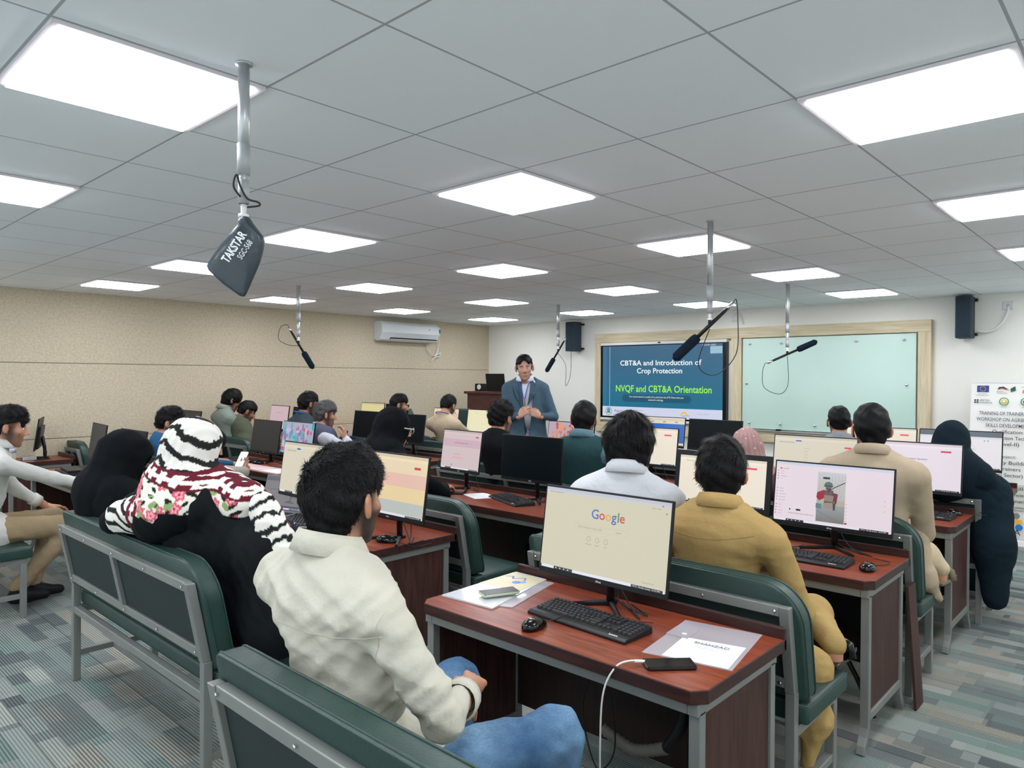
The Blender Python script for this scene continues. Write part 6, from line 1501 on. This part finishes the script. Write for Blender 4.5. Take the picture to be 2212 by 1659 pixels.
t = sheet('notebook', 'white notebook with a blue pen behind the nearest man', 'notebook', [(-2.25, .99), (-2.02, 1.0), (-2.04, 1.16), (-2.26, 1.15)], .757, .012, M_paper); 
o = MB().tube([(0, 0, 0), (.12, .05, 0)], .004, 8).build('pen', mat('blue_pen', (40, 60, 140), .3)); o.location = (-2.19, 1.04, .774); tag(o, 'blue ballpoint pen on the white notebook', 'pen')
sheet('paper_sheet', 'loose white papers under the notebook on the tree laptop desk', 'paper', [(-2.28, .985), (-1.93, .99), (-1.95, 1.2), (-2.3, 1.2)], .7508, .005, M_paper)
sheet('paper_stack', 'small stack of white papers beneath the cream monitor', 'papers', [(-2.5, 1.33), (-2.2, 1.33), (-2.2, 1.52), (-2.5, 1.52)], .7508, .03, M_paper)
sheet('paper_stack', 'stack of white papers by the small dark laptop', 'papers', [(-5.0, .74), (-4.66, .70), (-4.62, .98), (-4.98, 1.0)], .7508, .022, M_paper)
sheet('paper_sheet', 'spread papers left of the small dark laptop', 'paper', [(-5.75, .72), (-5.1, .70), (-5.15, .86), (-5.75, .92)], .7508, .006, M_paper)
sheet('paper_sheet', 'pink-tinged papers across the far left desk', 'paper', [(-5.4, 2.12), (-4.6, 2.10), (-4.62, 2.32), (-5.38, 2.3)], .7508, .008, mat('pink_paper', (226, 196, 196), .6, 0, .12, 9))
sheet('paper_sheet', 'white paper hanging at the edge of the far left desk', 'paper', [(-4.62, 2.1), (-4.32, 2.12), (-4.34, 2.3), (-4.6, 2.32)], .7508, .008, M_paper)
sheet('paper_sheet', 'white sheet right of the phone near the glasses woman', 'paper', [(-2.36, 2.52), (-2.14, 2.44), (-2.06, 2.6), (-2.28, 2.68)], .7508, .002, M_paper)
sheet('paper_sheet', 'white paper under the blue laptop lid', 'paper', [(-4.7, 3.45), (-4.45, 3.44), (-4.45, 3.62), (-4.7, 3.62)], .7508, .004, M_paper)
sheet('box_file', 'flat black box file under the small dark laptop', 'box file', [(-5.45, .70), (-5.08, .69), (-5.07, 1.0), (-5.44, 1.0)], .7508, .07, M_black)
t = thing('mini_computer', 'silver mini computer on the short desk at far left', 'computer', (-7.07, .90, .7508), R(-8))
MB().box((-.075, -.06, 0), (.075, .06, .035)).build('chassis', M_alu, t, bev=.005)
for k in range(4): MB().box((-.055+.03*k, -.0615, .01), (-.038+.03*k, -.0595, .022)).build('port', M_black, t)
# power box and cables beneath desks
for n_, (x, y, lab) in enumerate(((.30, 2.68, 'pale cable tray box under the soldier video desk'), (-1.9, 2.8, 'grey power box under the central desk'))):
    t = thing('power_box', lab, 'power box', (x, y, .36)); b = MB(); b.box((-.18, -.03, 0), (.18, .0, .22)); b.build('box', M_black, t, bev=.008)
    MB().tube(spline([(.1, -.04, .2), (.17, -.05, .19), (.18, -.05, .1), (.17, -.05, .02)]), .014, 8).build('bracket', mat('bone', (120, 118, 106), .6), t, True)
    MB().tube(spline([(-.02, -.04, .05), (.02, -.12, -.05), (.12, -.18, -.18), (.2, -.2, -.33)]), .012, 8).build('hose', M_cable, t, True)
t = thing('cable_hose', 'ribbed grey cable hose under the nearest desk', 'hose', (.15, .95, .35))
pts = spline([(-.12, 0, .02), (0, .02, -.02), (.14, .0, .04)], 14); MB().tube(pts, [.022 if i % 2 else .018 for i in range(len(pts))], 12).build('ribbed_hose', mat('hose_grey', (120, 118, 112), .6), t, True)
MB().tube(spline([(.14, 0, .04), (.2, .0, .15), (.21, .02, .32)]), .02, 8).build('hose_end', M_cable, t, True)
MB().tube(spline([(-.05, -.1, .32), (-.12, -.12, .15), (-.06, -.12, -.05), (.0, -.1, .02), (-.02, -.1, .2), (-.1, -.1, .34)]), .003, 6).build('loop_cable', M_cable, t, True)
